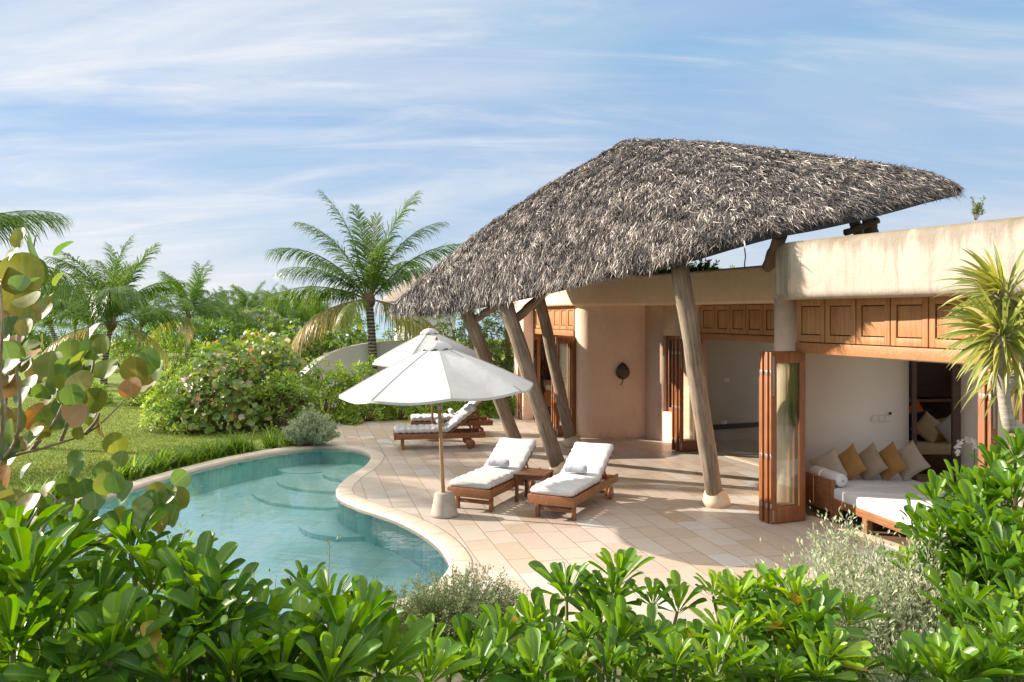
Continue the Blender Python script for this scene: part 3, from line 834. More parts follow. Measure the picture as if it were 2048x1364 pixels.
def thatch_shell():
    V = []; Q = []
    for S, flip in ((Sf, False), (Sb, True)):
        o = len(V) and sum(len(a) for a in V) or 0
        o = sum(len(a) for a in V)
        top = S.reshape(-1, 3)
        th = 0.13 * np.sin(pi * np.clip(np.linspace(0.03, 0.97, NS), 0, 1)) ** 0.4
        bot = (S - np.stack([0 * th, 0 * th, th + 0.02], 1)[:, None, :]).reshape(-1, 3)
        V += [top, bot]
        idx = np.arange(NS * NV).reshape(NS, NV)
        a, b, c, d = idx[:-1, :-1].ravel(), idx[1:, :-1].ravel(), idx[1:, 1:].ravel(), idx[:-1, 1:].ravel()
        q = np.stack([a, b, c, d], 1); m_ = NS * NV
        if flip: q = q[:, ::-1]
        Q += [q + o, q[:, ::-1] + o + m_]
        e0, e1 = idx[:-1, -1], idx[1:, -1]
        q = np.stack([e0, e1, e1 + m_, e0 + m_], 1)
        Q.append((q if not flip else q[:, ::-1]) + o)
    return np.concatenate(V), np.concatenate(Q)
def straw(S, n_cl, per, seed, len0=0.18):
    r = np.random.default_rng(seed)
    cell = np.linalg.norm(np.cross(S[1:, :-1] - S[:-1, :-1], S[:-1, 1:] - S[:-1, :-1]), axis=2)
    # extra straw along the eave so that it hangs shaggy
    wv = np.ones(NV - 1); wv[-2:] = 2.2; wv[:1] = 1.8
    pr = (cell * wv[None, :]).ravel(); pr /= pr.sum()
    k = r.choice(len(pr), n_cl, p=pr)
    si, vi = k // (NV - 1), k % (NV - 1)
    fs, fv = r.random(n_cl), r.random(n_cl)
    p00, p10, p01, p11 = S[si, vi], S[si + 1, vi], S[si, vi + 1], S[si + 1, vi + 1]
    pos = (p00 * ((1 - fs) * (1 - fv))[:, None] + p10 * (fs * (1 - fv))[:, None] + p01 * ((1 - fs) * fv)[:, None] + p11 * (fs * fv)[:, None])
    lumpv = np.sin(pos[:, 0] * 13 + np.sin(pos[:, 2] * 15)) * np.sin(pos[:, 2] * 17 + pos[:, 1] * 9) 
    down = unit((p01 - p00) + (p11 - p10))
    along = unit((p10 - p00) + (p11 - p01))
    nrm = np.cross(down, along); nrm = unit(nrm); nrm *= np.where(nrm[:, 2:3] < 0, -1, 1)
    # gravity pulls the straw to the fall line of the slope
    g = np.array([0, 0, -1.0]); fall = unit(g - nrm * (nrm @ g)[:, None])
    down = unit(down * 0.55 + fall * 0.45)
    cl_lift = r.normal(0.07, 0.05, n_cl); cl_yaw = r.normal(0, 0.22, n_cl); mott = np.sin(pos[:, 0] * 4.1 + np.sin(pos[:, 2] * 7)) * np.sin(pos[:, 1] * 5.3 + np.sin(pos[:, 0] * 6.1)) + .6 * np.sin(pos[:, 0] * 11 + pos[:, 2] * 9)
    cl_t = np.clip(.385 + .17 * mott + r.normal(0, 0.19, n_cl), 0, 1)
    rep = lambda a: np.repeat(a, per, 0)
    N = n_cl * per
    yaw = rep(cl_yaw) + r.normal(0, 0.24, N); lift = rep(cl_lift) + r.normal(0.0, 0.075, N)
    D, Aa, Nn = rep(down), rep(along), rep(nrm)
    dirv = unit(D * np.cos(yaw)[:, None] + Aa * np.sin(yaw)[:, None] + Nn * lift[:, None])
    base = rep(pos) + Aa * r.normal(0, 0.045, (N, 1)) + D * r.normal(-0.08, 0.07, (N, 1)) + Nn * (r.random((N, 1)) * 0.05 - 0.015) + Nn * (rep(lumpv) * .045)[:, None]
    L = len0 * (0.55 + 0.8 * r.random(N)); w = 0.0024 + 0.0048 * r.random(N) ** 1.5
    roll = r.normal(0, 0.6, N)
    side = unit(np.cross(dirv, Nn)); up2 = np.cross(side, dirv)
    side = side * np.cos(roll)[:, None] + up2 * np.sin(roll)[:, None]
    mid_ = base + dirv * (L * 0.55)[:, None]
    tip = base + dirv * L[:, None] - np.array([0, 0, 1.0]) * (L * r.random(N) * 0.16)[:, None] + Nn * (r.normal(0, .02, (N, 1)))
    v0, v1 = base - side * w[:, None] * .7, base + side * w[:, None] * .7
    v2, v3 = mid_ + side * w[:, None], mid_ - side * w[:, None]
    V = np.stack([v0, v1, v2, v3, tip], 1).reshape(-1, 3)
    o = np.arange(N)[:, None] * 5
    Q = o + np.array([[0, 1, 2, 3]]); T = o + np.array([[3, 2, 4]])
    t = np.clip(rep(cl_t) + r.normal(0, 0.30, N), 0, 1)
    tint = np.repeat(np.stack([t, t, t], 1), 5, 0)
    return V, Q, T, tint
def thatch_mesh():
    V0, Q0 = thatch_shell()
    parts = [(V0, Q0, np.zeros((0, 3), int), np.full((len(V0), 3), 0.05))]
    parts.append(straw(Sf, 44000, 8, 3)); parts.append(straw(Sb, 2600, 8, 4))
    # bound ridge: a long roll of straw laid along and over the top line
    rr = np.stack([rid, rid + np.array([0, -0.16, -0.05]), rid + np.array([0, -0.3, -0.16])], 1)
    V, Q, T, C, o = [], [], [], [], 0
    for v, q, t, c in parts:
        V.append(v); Q.append(q + o); T.append(t + o); C.append(c); o += len(v)
    return np_mesh('thatch', np.concatenate(V) - np.array(CO), np.concatenate(Q), np.concatenate(T), np.concatenate(C), smooth=False)
def m_thatch():
    m = Mat('palm_thatch')
    at = m.new('ShaderNodeAttribute'); at.attribute_name = 'tint'
    sp = m.new('ShaderNodeSeparateColor'); m.l.new(at.outputs['Color'], sp.inputs[0])
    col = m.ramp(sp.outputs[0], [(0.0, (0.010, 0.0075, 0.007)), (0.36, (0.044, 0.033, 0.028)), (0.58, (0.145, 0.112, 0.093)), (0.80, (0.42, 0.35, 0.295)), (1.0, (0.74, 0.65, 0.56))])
    big_ = m.noise(m.coord('World'), 0.8, 3)
    col = m.mix(m.range(big_, 0.38, 0.62, 0.0, 0.45), col, (0.12, 0.085, 0.06), 'MULTIPLY') if False else col
    m.set(Base_Color=col, Roughness=0.5, Specular_IOR_Level=0.45)
    return m.m
M['thatch'] = m_thatch()
link_mesh('thatch', thatch_mesh(), M['thatch'], canopy)
# ridge knots: stubby bundles tied over the ridge near the peak
for q in range(9):
    px = 1268 + q * 15
    c = P(px, 289 + q * 0.9, 16.82) + Vector((0, -0.05, 0.02))
    kb = MB()
    for j in range(14):
        a = c + Vector((random.uniform(-.07, .07), random.uniform(-.02, .1), random.uniform(-.01, .05)))
        b = a + Vector((random.uniform(-.05, .05), -0.22 - random.uniform(0, .1), -0.13 - random.uniform(0, .10)))
        kb.tube([a, (a + b) / 2 + Vector((0, -.02, .04)), b], [.012, .012, .004], 4)
    o = kb.build('ridge_knot', m_noise('old_straw', (0.05, 0.036, 0.027), (0.17, 0.125, 0.09), 30, 0.8, 0) if q == 0 else bpy.data.materials['old_straw'], canopy); o.location = -CO
def log(a, b, r0, r1, name, mat, par=canopy):
    a, b = Vector(a), Vector(b); mb = MB(); d = (b - a); Ln = d.length
    n_ = 9; pts, rr = [], []
    for k in range(n_ + 1):
        t = k / n_
        pts.append((sin(k * 1.3) * .008, cos(k * 1.9) * .008, Ln * t)); rr.append((r0 + (r1 - r0) * t) * (1 + 0.025 * sin(k * 2.3 + a.x)))
    mb.tube(pts, rr, 18)
    o = mb.build(name, mat, par)
    o.rotation_mode = 'QUATERNION'; o.rotation_quaternion = d.to_track_quat('Z', 'Y'); o.location = a - CO
    return o
def foot(p, q):
    d = (Vector(q) - Vector(p)).normalized(); mb = MB()
    mb.lathe([(.225, 0), (.215, .10), (.19, .16), (.165, .24), (.135, .255)], 20)
    o = mb.build('post_footing', M['footing'], canopy); o.location = Vector(p) - CO + Vector((-d.x * .02, 0, .0)); return o
bA, tA = Vector((3.17, 12.45, 0.02)), P(1357, 512, 11.65)
bB, tB = G(1121, 948, .02), P(1006, 588, 14.45)
bC, tC = G(1144, 893, .02), P(1073, 568, 17.6)
bD, tD = G(1042, 912, .02), P(928, 606, 15.35)
for b_, t_, r0, r1 in ((bA, tA, .132, .135), (bB, tB, .145, .135), (bC, tC, .13, .125), (bD, tD, .14, .13)):
    log(b_ + (t_ - b_) * 0.04, t_ - (t_ - b_) * 0.015, r0, r1, 'post', M['log']); foot(b_, t_)
log(P(948, 640, 15.5), P(1018, 596, 15.4), .075, .07, 'brace', M['log'])
log(P(1030, 640, 14.95), P(1110, 566, 14.9), .085, .08, 'brace', M['log'])
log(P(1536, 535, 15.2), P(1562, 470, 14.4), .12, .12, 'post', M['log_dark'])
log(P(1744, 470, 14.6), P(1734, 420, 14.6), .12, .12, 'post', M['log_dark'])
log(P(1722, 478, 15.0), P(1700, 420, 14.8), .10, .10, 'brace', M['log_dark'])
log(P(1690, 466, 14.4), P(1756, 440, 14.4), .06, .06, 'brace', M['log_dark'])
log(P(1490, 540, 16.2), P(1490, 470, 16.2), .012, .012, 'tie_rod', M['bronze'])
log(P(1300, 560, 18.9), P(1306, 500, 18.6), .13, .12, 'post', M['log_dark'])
# ================================================================ things on the terrace
def make_lounger(name, label, loc, rz, back_deg, mat_frame, group='teak sun loungers on the terrace'):
    t = thing(name, label, 'sun lounger', loc, rz, group)
    W, L, hz = 0.36, 2.0, 0.355
    f = MB()
    f.box(-W, -W + .035, 0.03, L, hz - .12, hz, b=.006); f.box(W - .035, W, 0.03, L, hz - .12, hz, b=.006)
    f.box(-W - .004, W + .004, -.004, .032, hz - .13, hz + .004, b=.006)
    f.box(-W + .035, W - .035, L - .06, L - .025, hz - .11, hz - .02, b=.004)
    for k in range(9):
        y = 0.09 + k * .125
        f.box(-W + .033, W - .033, y, y + .075, hz - .03, hz - .006)
    f.build('frame', mat_frame, t)
    for sx in (-1, 1):
        lg = MB(); lg.box(sx * (W - .075) - .028, sx * (W - .075) + .028, .16, .215, 0, hz - .10, b=.004); lg.build('leg', mat_frame, t)
        lg = MB(); lg.box(sx * (W - .075) - .028, sx * (W - .075) + .028, L - .36, L - .305, .055, hz - .10, b=.004); lg.build('leg', mat_frame, t)
        wh = MB(); bm = bmesh.new(); bmesh.ops.create_cone(bm, segments=28, radius1=.105, radius2=.105, depth=.032, cap_ends=True)
        bmesh.ops.bevel(bm, geom=[e for e in bm.edges if e.calc_length() < .03 or True][:0] or list(bm.edges), offset=.006, segments=1, affect='EDGES')
        wh.frombm(bm, True, Matrix.Translation((sx * (W - .02), L - .33, .105)) @ Matrix.Rotation(R(90), 4, 'Y'))
        wo = wh.build('wheel', mat_frame, t)
        hb = MB(); hb.tube([(sx * (W - .04), L - .33, .105), (sx * (W + .006), L - .33, .105)], .018, 10); hb.build('hub', M['steel'], wo)
    s_ = MB(); s_.box(-W + .10, W - .10, .175, .20, .10, .16, b=.004); s_.build('stretcher', mat_frame, t)
    s_ = MB(); s_.box(-W + .10, W - .10, L - .345, L - .32, .09, .14, b=.004); s_.build('stretcher', mat_frame, t)
    # raised backrest
    hy, bl, an = 1.20, 0.80, R(back_deg)
    Mx = Matrix.Translation((0, hy, hz - .02)) @ Matrix.Rotation(an, 4, 'X')
    b = MB()
    b.box(-W + .05, -W + .085, 0, bl, -.012, .020, Mx, .004); b.box(W - .085, W - .05, 0, bl, -.012, .020, Mx, .004)
    for k in range(7):
        y = 0.02 + k * .115
        b.box(-W + .085, W - .085, y, y + .08, -.006, .016, Mx)
    b.build('backrest', mat_frame, t)
    pr = MB(); e = Mx @ Vector((0, .50, -.02))
    for sx in (-1, 1): pr.tube([(sx * .22, e.y, e.z), (sx * .22, min(L - .12, e.y + .16), hz - .06)], .017, 6)
    pr.tube([(-.24, min(L - .12, e.y + .16), hz - .055), (.24, min(L - .12, e.y + .16), hz - .055)], .016, 6)
    pr.build('prop', mat_frame, t)
    # quilted mattress following seat and back
    th, hw = .062, .335
    path = []; N1, N2 = 46, 34
    for k in range(N1): path.append((0.01 + (hy - .01) * k / N1, hz + th, 0.0, 0.01 + (hy - .01) * k / N1))
    for k in range(N2 + 1):
        s = (bl + .02) * k / N2
        p = Mx @ Vector((0, s, .024 + th))
        path.append((p.y, p.z, an, hy + s))
    # smooth the fold
    ys = np.array([p[0] for p in path]); zs = np.array([p[1] for p in path])
    for _ in range(5):
        ys[1:-1] = (ys[:-2] + 2 * ys[1:-1] + ys[2:]) / 4; zs[1:-1] = (zs[:-2] + 2 * zs[1:-1] + zs[2:]) / 4
    V, Q = [], []; ns = 28; m_ = len(path)
    r_ = random.Random(hash(label) % 1000)
    jit = [r_.uniform(-.012, .012) for _ in range(m_)]
    for i in range(m_):
        ty, tz = ys[min(i + 1, m_ - 1)] - ys[max(i - 1, 0)], zs[min(i + 1, m_ - 1)] - zs[max(i - 1, 0)]
        l_ = math.hypot(ty, tz); ny_, nz_ = -tz / l_, ty / l_
        puff = abs(sin(pi * path[i][3] / .135)) ** 0.55
        endk = min(1.0, (min(i, m_ - 1 - i) / 2.2)) ** .5 if i not in (0, m_ - 1) else 0.15
        for k in range(ns):
            a = 2 * pi * k / ns
            ca, sa = cos(a), sin(a)
            x = math.copysign(abs(ca) ** .35, ca) * (hw - .014 + .016 * puff + jit[i] * .35)
            z = math.copysign(abs(sa) ** .55, sa) * th * (0.70 + .38 * puff) * (0.55 + 0.45 * endk)
            z += 0.006 * sin(x * 9 + i * .7) * (1 if sa > 0 else 0)
            V.append((x, ys[i] + ny_ * z, zs[i] + nz_ * z))
    for i in range(m_ - 1):
        for k in range(ns):
            a, b2 = i * ns + k, i * ns + (k + 1) % ns
            Q.append((a, a + ns, b2 + ns, b2))
    mm = MB(); mm.add(V, Q + [tuple(range(ns)), tuple(range(m_ * ns - 1, (m_ - 1) * ns - 1, -1))], True)
    mm.build('mattress', M['mattress'], t)
    return t
def make_towel(label, loc, rz, length=.36, r=.058):
    mb = MB(); n_ = 26
    prof = [(r * .2, 0), (r * .8, .004), (r, .02), (r * 1.02, length * .3), (r * .97, length * .5), (r * 1.03, length * .75), (r, length - .02), (r * .8, length - .004), (r * .25, length)]
    vs, fs = [], []
    for (rr, z) in prof:
        for k in range(n_):
            a = 2 * pi * k / n_
            q = rr * (1 + .06 * sin(3 * a + z * 9)) + (0.012 if k in (5, 6) else 0)
            vs.append((z - length / 2, q * cos(a), q * sin(a) * .93))
    for i in range(len(prof) - 1):
        for k in range(n_):
            a, b = i * n_ + k, i * n_ + (k + 1) % n_
            fs.append((a, a + n_, b + n_, b))
    fs.append(tuple(range(n_))); fs.append(tuple(range(len(prof) * n_ - 1, (len(prof) - 1) * n_ - 1, -1)))
    mb.add(vs, fs, True)
    o = mb.build('rolled_towel', M['towel']); o.location = loc; o.rotation_euler = (0, 0, rz)
    return tag(o, label, 'towel', 'rolled towels on the loungers')
def place_lounger(fc, dirv, back_deg, label, tlabel, mat, tw_x=0.0, tw_y=1.10):
    rz = math.atan2(-dirv[0], dirv[1])
    t = make_lounger('sun_lounger', label, (fc[0], fc[1], .022), rz, back_deg, mat)
    off = Matrix.Rotation(rz, 3, 'Z') @ Vector((tw_x, tw_y, 0))
    make_towel(tlabel, (fc[0] + off.x, fc[1] + off.y, .022 + .355 + .062 * 2 + .078), rz + R(4))
    return t
place_lounger((0.556, 11.5), (.433, .901), 31, 'front right teak sun lounger with white mattress, right of the side table', 'white rolled towel on the front right sun lounger', M['teak_y'], -.04, 1.09)
place_lounger((-0.65, 12.0), (.41, .912), 30, 'front left teak sun lounger with white mattress, beside the concrete parasol foot', 'white rolled towel on the front left sun lounger', M['teak_y'], -.02, 1.09)
place_lounger((-2.62, 17.75), (.985, .172), 38, 'rear teak sun lounger seen side on, nearer of the two beyond the front parasol pole', 'white rolled towel on the nearer of the rear sun loungers', M['teak_y'], -.05, 1.0)
place_lounger((-2.50, 19.75), (.985, .172), 40, 'farthest teak sun lounger, behind the other side-on lounger by the hedge', 'white rolled towel on the farthest sun lounger', M['teak_y'], -.02, 1.0)

def side_table(loc, rz):
    t = thing('side_table', 'small square teak side table standing between the two front loungers', 'side table', loc, rz)
    tp = MB(); h = .465
    tp.box(-.25, .25, -.25, -.19, h - .03, h, b=.005); tp.box(-.25, .25, .19, .25, h - .03, h, b=.005)
    for k in range(6):
        x = -.25 + k * .0842
        tp.box(x, x + .079, -.188, .188, h - .026, h - .003, b=.003)
    tp.build('table_top', M['dark_teak'], t)
    ap = MB()
    for s_ in (-1, 1): ap.box(-.20, .20, s_ * .205 - .012, s_ * .205 + .012, h - .095, h - .031); ap.box(s_ * .205 - .012, s_ * .205 + .012, -.19, .19, h - .094, h - .031)
    ap.build('apron', M['dark_teak'], t)
    for sx in (-1, 1):
        for sy in (-1, 1):
            l_ = MB(); l_.box(sx * .215 - .024, sx * .215 + .024, sy * .215 - .024, sy * .215 + .024, 0, h - .03, b=.004); l_.build('leg', M['dark_teak'], t)
M['dark_teak'] = m_wood('shaded_teak', (0.085, 0.035, 0.015), (0.15, 0.064, 0.027), (0.22, 0.10, 0.045), 'y', 0.45)  # darker copy of the lounger teak, shade worked into the colour
side_table((.355, 12.78, .022), R(-22))

def parasol(loc, label, tilt, spin):
    t = thing('parasol', label, 'parasol', loc, 0, 'white parasols on the terrace')
    t.rotation_euler = (0, R(tilt), 0)
    Rr, zr, za, n_ = 1.44, 1.87, 2.53, 8
    V, Fc = [], []; rings = 9; per = 8
    for j in range(rings + 1):
        s = j / rings
        for k in range(n_ * per):
            q = k / per; fr = q - math.floor(q)
            a = spin + 2 * pi * q / n_
            flat = cos(pi / n_) / cos((fr - .5) * 2 * pi / n_)      # straight edge between rib tips
            r = .05 + (Rr - .05) * s * (1 + (flat - 1) * s)
            sag = sin(pi * fr) * .055 * s * (1.15 - s * .3)
            z = za - (za - zr) * (s ** .95) - sag + .03 * sin(pi * s)
            V.append((r * cos(a), r * sin(a), z))
    m_ = n_ * per
    for j in range(rings):
        for k in range(m_):
            a, b = j * m_ + k, j * m_ + (k + 1) % m_
            Fc.append((a, a + m_, b + m_, b))
    mb = MB(); mb.add(V, Fc, True)
    # hem: a narrow hanging border
    o_ = rings * m_
    V2 = [V[o_ + k] for k in range(m_)] + [(V[o_ + k][0] * 1.002, V[o_ + k][1] * 1.002, V[o_ + k][2] - .035) for k in range(m_)]
    mb.add(V2, [(k, k + m_, (k + 1) % m_ + m_, (k + 1) % m_) for k in range(m_)], True)
    c = mb.build('canopy', M['canvas'], t)
    sd = MB()
    for k in range(n_):
        pts = [Vector(V[j * m_ + k * per]) + Vector((0, 0, .004)) for j in range(0, rings + 1)]
        sd.tube(pts, .006, 5)
    sd.build('seam', M['canvas'], c)
    vt = MB(); prof = []
    vs, fs = [], []
    for j, (r, z) in enumerate(((.04, za + .06), (.12, za + .04), (.22, za - .045), (.225, za - .07))):
        for k in range(32):
            a = 2 * pi * k / 32
            vs.append((r * cos(a), r * sin(a), z + (0.016 * cos(a * 8 + spin) if j > 1 else 0)))
    for j in range(3):
        for k in range(32):
            a, b = j * 32 + k, j * 32 + (k + 1) % 32
            fs.append((a, a + 32, b + 32, b))
    vt.add(vs, fs, True); vt.build('vent_cap', M['canvas'], t)
    fn = MB(); fn.lathe([(.012, za + .05), (.030, za + .062), (.034, za + .07), (.016, za + .08), (.022, za + .09), (.014, za + .105), (.004, za + .112)], 14); fn.build('finial', M['teak'], t)
    pl = MB(); pl.tube([(0, 0, .28), (0, 0, 1.2), (0, 0, za + .07)], .028, 14); pl.build('pole', M['log_pole'], t)
    for k in range(n_):
        a = spin + 2 * pi * k / n_
        rb = MB(); rb.tube([(.05 * cos(a), .05 * sin(a), za - .05), (Rr * .98 * cos(a), Rr * .98 * sin(a), zr - .012)], .011, 6); rb.build('rib', M['log_pole'], t)
        st = MB(); st.tube([(.05 * cos(a), .05 * sin(a), 1.80), (.72 * cos(a), .72 * sin(a), zr + (za - zr) * .5 - .02)], .009, 6); st.build('strut', M['log_pole'], t)
    hb = MB(); hb.lathe([(.03, 1.74), (.06, 1.76), (.06, 1.84), (.03, 1.86)], 14); hb.build('hub', M['log_pole'], t)
    cd = MB(); cd.tube([(.03, -.03, 1.75), (.05, -.05, 1.45), (.06, -.06, 1.2), (.045, -.05, 1.52), (.03, -.035, 1.62)], .006, 5)
    for z in (1.58, 1.60, 1.62): cd.tube([(.034 * cos(a), .034 * sin(a), z) for a in [k * pi / 5 for k in range(11)]], .006, 5, caps=False)
    cd.build('cord', M['rope'], t)
    bs = MB(); bs.lathe([(.20, 0), (.207, .03), (.195, .05), (.145, .325), (.13, .345), (.03, .345)], 30)
    b = bs.build('base', M['concrete'], t)
    b.rotation_euler = (0, -R(tilt), 0)
    return t
M['log_pole'] = m_wood('pale_pole_wood', (0.30, 0.17, 0.075), (0.40, 0.24, 0.115), (0.50, 0.32, 0.165), 'z', 0.5)
parasol((-1.0, 11.82, .022), 'front white octagonal parasol, the nearer one, in a conical concrete foot', -2.6, R(12))
parasol((-1.86, 18.9, .022), 'rear white parasol, half hidden behind the front one', -2.0, R(30)).scale = (1.0, 1.0, 1.02)

# leaf shaped bronze lamp on the lamp wall
lamp = thing('wall_lamp', 'dark bronze leaf shaped wall lamp hanging on the peach wall', 'wall lamp', (2.66, 19.255, 1.62))
lf = MB(); V, Fc = [], []
for j in range(13):
    t = j / 12; w = .165 * (sin(pi * min(1, t ** .8 * 1.0)) ** .75) + .003
    for k in range(9):
        s = k / 4 - 1
        V.append((w * s, -.055 - .05 * (1 - s * s) * sin(pi * t) + .01 * abs(s), -.20 + .42 * t + .0))
for j in range(12):
    for k in range(8):
        a = j * 9 + k; Fc.append((a, a + 1, a + 10, a + 9))
bm = bmesh.new(); bv = [bm.verts.new(v) for v in V]; [bm.faces.new([bv[i] for i in f]) for f in Fc]
r_ = bmesh.ops.solidify(bm, geom=list(bm.faces), thickness=.008); bmesh.ops.remove_doubles(bm, verts=list(bm.verts), dist=.0005)
lf.frombm(bm, True); lf.build('shade', M['bronze'], lamp)
st = MB(); st.tube([(0, -.075, -.17), (-.005, -.07, -.24), (-.03, -.065, -.30), (-.075, -.065, -.325)], [.014, .012, .012, .014], 8); st.build('stem', M['bronze'], lamp)
bp = MB(); bp.box(-.045, .045, -.045, .008, -.10, .14, b=.01); bp.build('back_plate', M['bronze'], lamp)

# ---- daybed with cushions
def Fr(o, u):            # frame on plan: o origin, u local x direction
    u = Vector(u).normalized()
    return Matrix(((u.x, -u.y, 0, o[0]), (u.y, u.x, 0, o[1]), (0, 0, 1, o[2] if len(o) > 2 else 0), (0, 0, 0, 1)))
bed_o = Vector((4.62, 11.55, .03)); bu = Vector((.20, -.98))         # local x runs along the front edge towards the viewer, y into the room
daybed = thing('daybed', 'wide low teak daybed with pale mattress under the cushions', 'daybed', bed_o, math.atan2(bu.y, bu.x), None)
fr = MB(); L_, D_ = 1.72, 1.62
fr.box(-.78, -.002, .06, D_ - .05, .20, .29, b=.005)
fr.box(0, L_, 0, .045, .20, .31, b=.005); fr.box(0, L_, D_ - .045, D_, .20, .31, b=.005); fr.box(.0, .045, .05, D_ - .05, .20, .309, b=.005); fr.box(L_ - .045, L_, .05, D_ - .05, .20, .309, b=.005)
fr.box(.045, L_ - .045, .045, D_ - .045, .25, .29)
fr.build('frame', M['teak_bed'] if 'teak_bed' in M else M.setdefault('teak_bed', m_wood('bed_teak', (0.15, .06, .022), (.25, .105, .04), (.34, .155, .062), 'x', .45)), daybed)
for x in (.01, L_ * .40, L_ - .11):
    for y in (.003, D_ - .093):
        l_ = MB(); l_.box(x, x + .10, y, y + .09, 0, .203, b=.005); l_.build('leg', M['teak_bed'], daybed)
eb = MB(); eb.box(-.78, -.03, -.008, .035, .10, .56, b=.006); eb.box(-.03, .012, -.014, .05, .02, .57, b=.004); eb.build('end_board', M['teak_bed'], daybed)
mt = MB(); mt.box(-.76, .004, .05, D_ - .03, .30, .45, b=.03); mt.box(.008, L_ - .01, .01, D_ - .03, .30, .455, b=.03); mt.build('mattress', M['linen_pale'], daybed)
def loc_bed(x, y, z):
    u = bu.normalized(); v = Vector((-u.y, u.x))
    p = Vector((bed_o.x, bed_o.y)) + u * x + v * y
    return Vector((p.x, p.y, bed_o.z + z))
bl_ = MB(); bl_.lathe([(.02, 0), (.07, .003), (.095, .02), (.10, .06), (.10, .66), (.095, .70), (.07, .717), (.02, .72)], 24)
bo_ = bl_.build('bolster', M['linen_pale']); bo_.location = loc_bed(-.70, .16, .455 + .10)
ang_b = math.atan2(bu.y, bu.x)
bo_.rotation_euler = (R(90), 0, ang_b + R(90)); tag(bo_, 'pale round bolster lying inside the left arm board of the daybed', 'bolster')
btn = MB(); btn.lathe([(.002, .732), (.012, .730), (.016, .722)], 10); btn.build('button', M['linen_taupe'], bo_)
def pillow_mesh(size, th, seed):
    r = random.Random(seed); V, Fc = [], []; N_ = 15
    for side in (1, -1):
        for j in range(N_):
            for i in range(N_):
                u, v = i / (N_ - 1) * 2 - 1, j / (N_ - 1) * 2 - 1
                e = (1 - abs(u) ** 2.6) * (1 - abs(v) ** 2.6)
                k = 1 - .085 * (1 - u * u) * (abs(v) ** 6) - .0
                k2 = 1 - .085 * (1 - v * v) * (abs(u) ** 6)
                V.append((u * size / 2 * k2, v * size / 2 * k, side * (th / 2 * e ** .55 + .004) + .004 * sin(u * 7 + seed) * e))
    def q(o, f):
        for j in range(N_ - 1):
            for i in range(N_ - 1):
                a = o + j * N_ + i; t = (a, a + 1, a + N_ + 1, a + N_)
                Fc.append(t if f else t[::-1])
    q(0, True); q(N_ * N_, False)
    b = [i for i in range(N_)] + [j * N_ + N_ - 1 for j in range(1, N_)] + [(N_ - 1) * N_ + i for i in range(N_ - 2, -1, -1)] + [j * N_ for j in range(N_ - 2, 0, -1)]
    for k in range(len(b)):
        a, c = b[k], b[(k + 1) % len(b)]
        Fc.append((a, a + N_ * N_, c + N_ * N_, c))
    return V, Fc
def pillow(label, loc, face, lean, spin, mat, size=.46, group='cushions on the daybed', seed=1):
    mb = MB(); V, Fc = pillow_mesh(size, .17, seed); mb.add(V, Fc, True)
    o = mb.build('cushion', mat); o.location = loc
    f = Vector(face).normalized(); f = Vector((f.x * cos(R(lean)), f.y * cos(R(lean)), sin(R(lean)))).normalized()
    q = f.to_track_quat('Z', 'Y') @ Matrix.Rotation(R(spin), 4, 'Z').to_quaternion()
    o.rotation_mode = 'QUATERNION'; o.rotation_quaternion = q
    return tag(o, label, 'cushion', group)
for px, py, Y, mt_, lb, sp, fx in ((1656, 935, 12.25, 'linen_grey', 'grey cushion at the left end of the daybed, above the bolster', 33, .25), (1697, 929, 12.2, 'linen_gold', 'gold cushion standing left of the taupe one on the daybed', 42, .75),
                               (1738, 927, 12.2, 'linen_taupe', 'taupe cushion between the two gold cushions on the daybed', 42, .7), (1777, 925, 12.15, 'linen_gold', 'gold cushion standing right of the taupe one on the daybed', 42, .8),
                               (1817, 923, 12.1, 'linen_grey', 'grey cushion at the right end of the daybed row', 40, .3)):
    pillow(lb, P(px, py, Y), (-.75 - fx * 1.5, -1.0, 0), 14, sp, M[mt_], .47, seed=int(px) % 7)
# light switches
sw = MB()
mw = Matrix(((.9926, .1213, 0, 0), (-.1213, .9926, 0, 0), (0, 0, 1, 0), (0, 0, 0, 1)))
for k in range(3): sw.box(-.15 + k * .095, -.06 + k * .095, -.012, .0, -.045, .045, b=.004)
so = sw.build('light_switch', M['plastic']); so.location = P(1770, 839, 12.55) ; so.location.y = 12.72 - .1213 * (so.location.x - 5.4) - .012
so.rotation_euler = (0, 0, -.1216); tag(so, 'row of white light switches on the wall above the daybed', 'light switch')
sn = MB(); sn.box(-.02, .02, -.015, 0, -.02, .02, b=.004)
s2 = sn.build('wall_sensor', M['black_plastic']); s2.location = so.location + Vector((.12, -.016, .085)); s2.rotation_euler = (0, 0, -.1216)
tag(s2, 'small black wall sensor above the light switches', 'sensor')
so2 = MB(); so2.box(-.08, .08, -.012, 0, -.045, .045, b=.004)
for lb, px, py in (('white socket plate high on the shaded living room wall', 1452, 760), ('white socket plate low on the shaded living room wall', 1447, 845)):
    k = so2.build('wall_socket', M['plastic']) if px == 1452 else k.copy()
    if px != 1452: COL.objects.link(k)
    t_ = .62; d_ = Vector((4.82, 1.80)).normalized()
    # on the wall line (4.98,20.55)-(9.8,22.35)
    m_x = (px - 1024) / F
    s_ = (20.55 * m_x - 4.98) / (d_.x - d_.y * m_x)
    x, y = 4.98 + d_.x * s_, 20.55 + d_.y * s_
    k.location = (x + .012 * d_.y * 1.2, y - .012 * d_.x * 1.2, H + (HZ - py) * y / F); k.rotation_euler = (0, 0, math.atan2(d_.y, d_.x))
    tag(k, lb, 'socket', 'wall sockets')
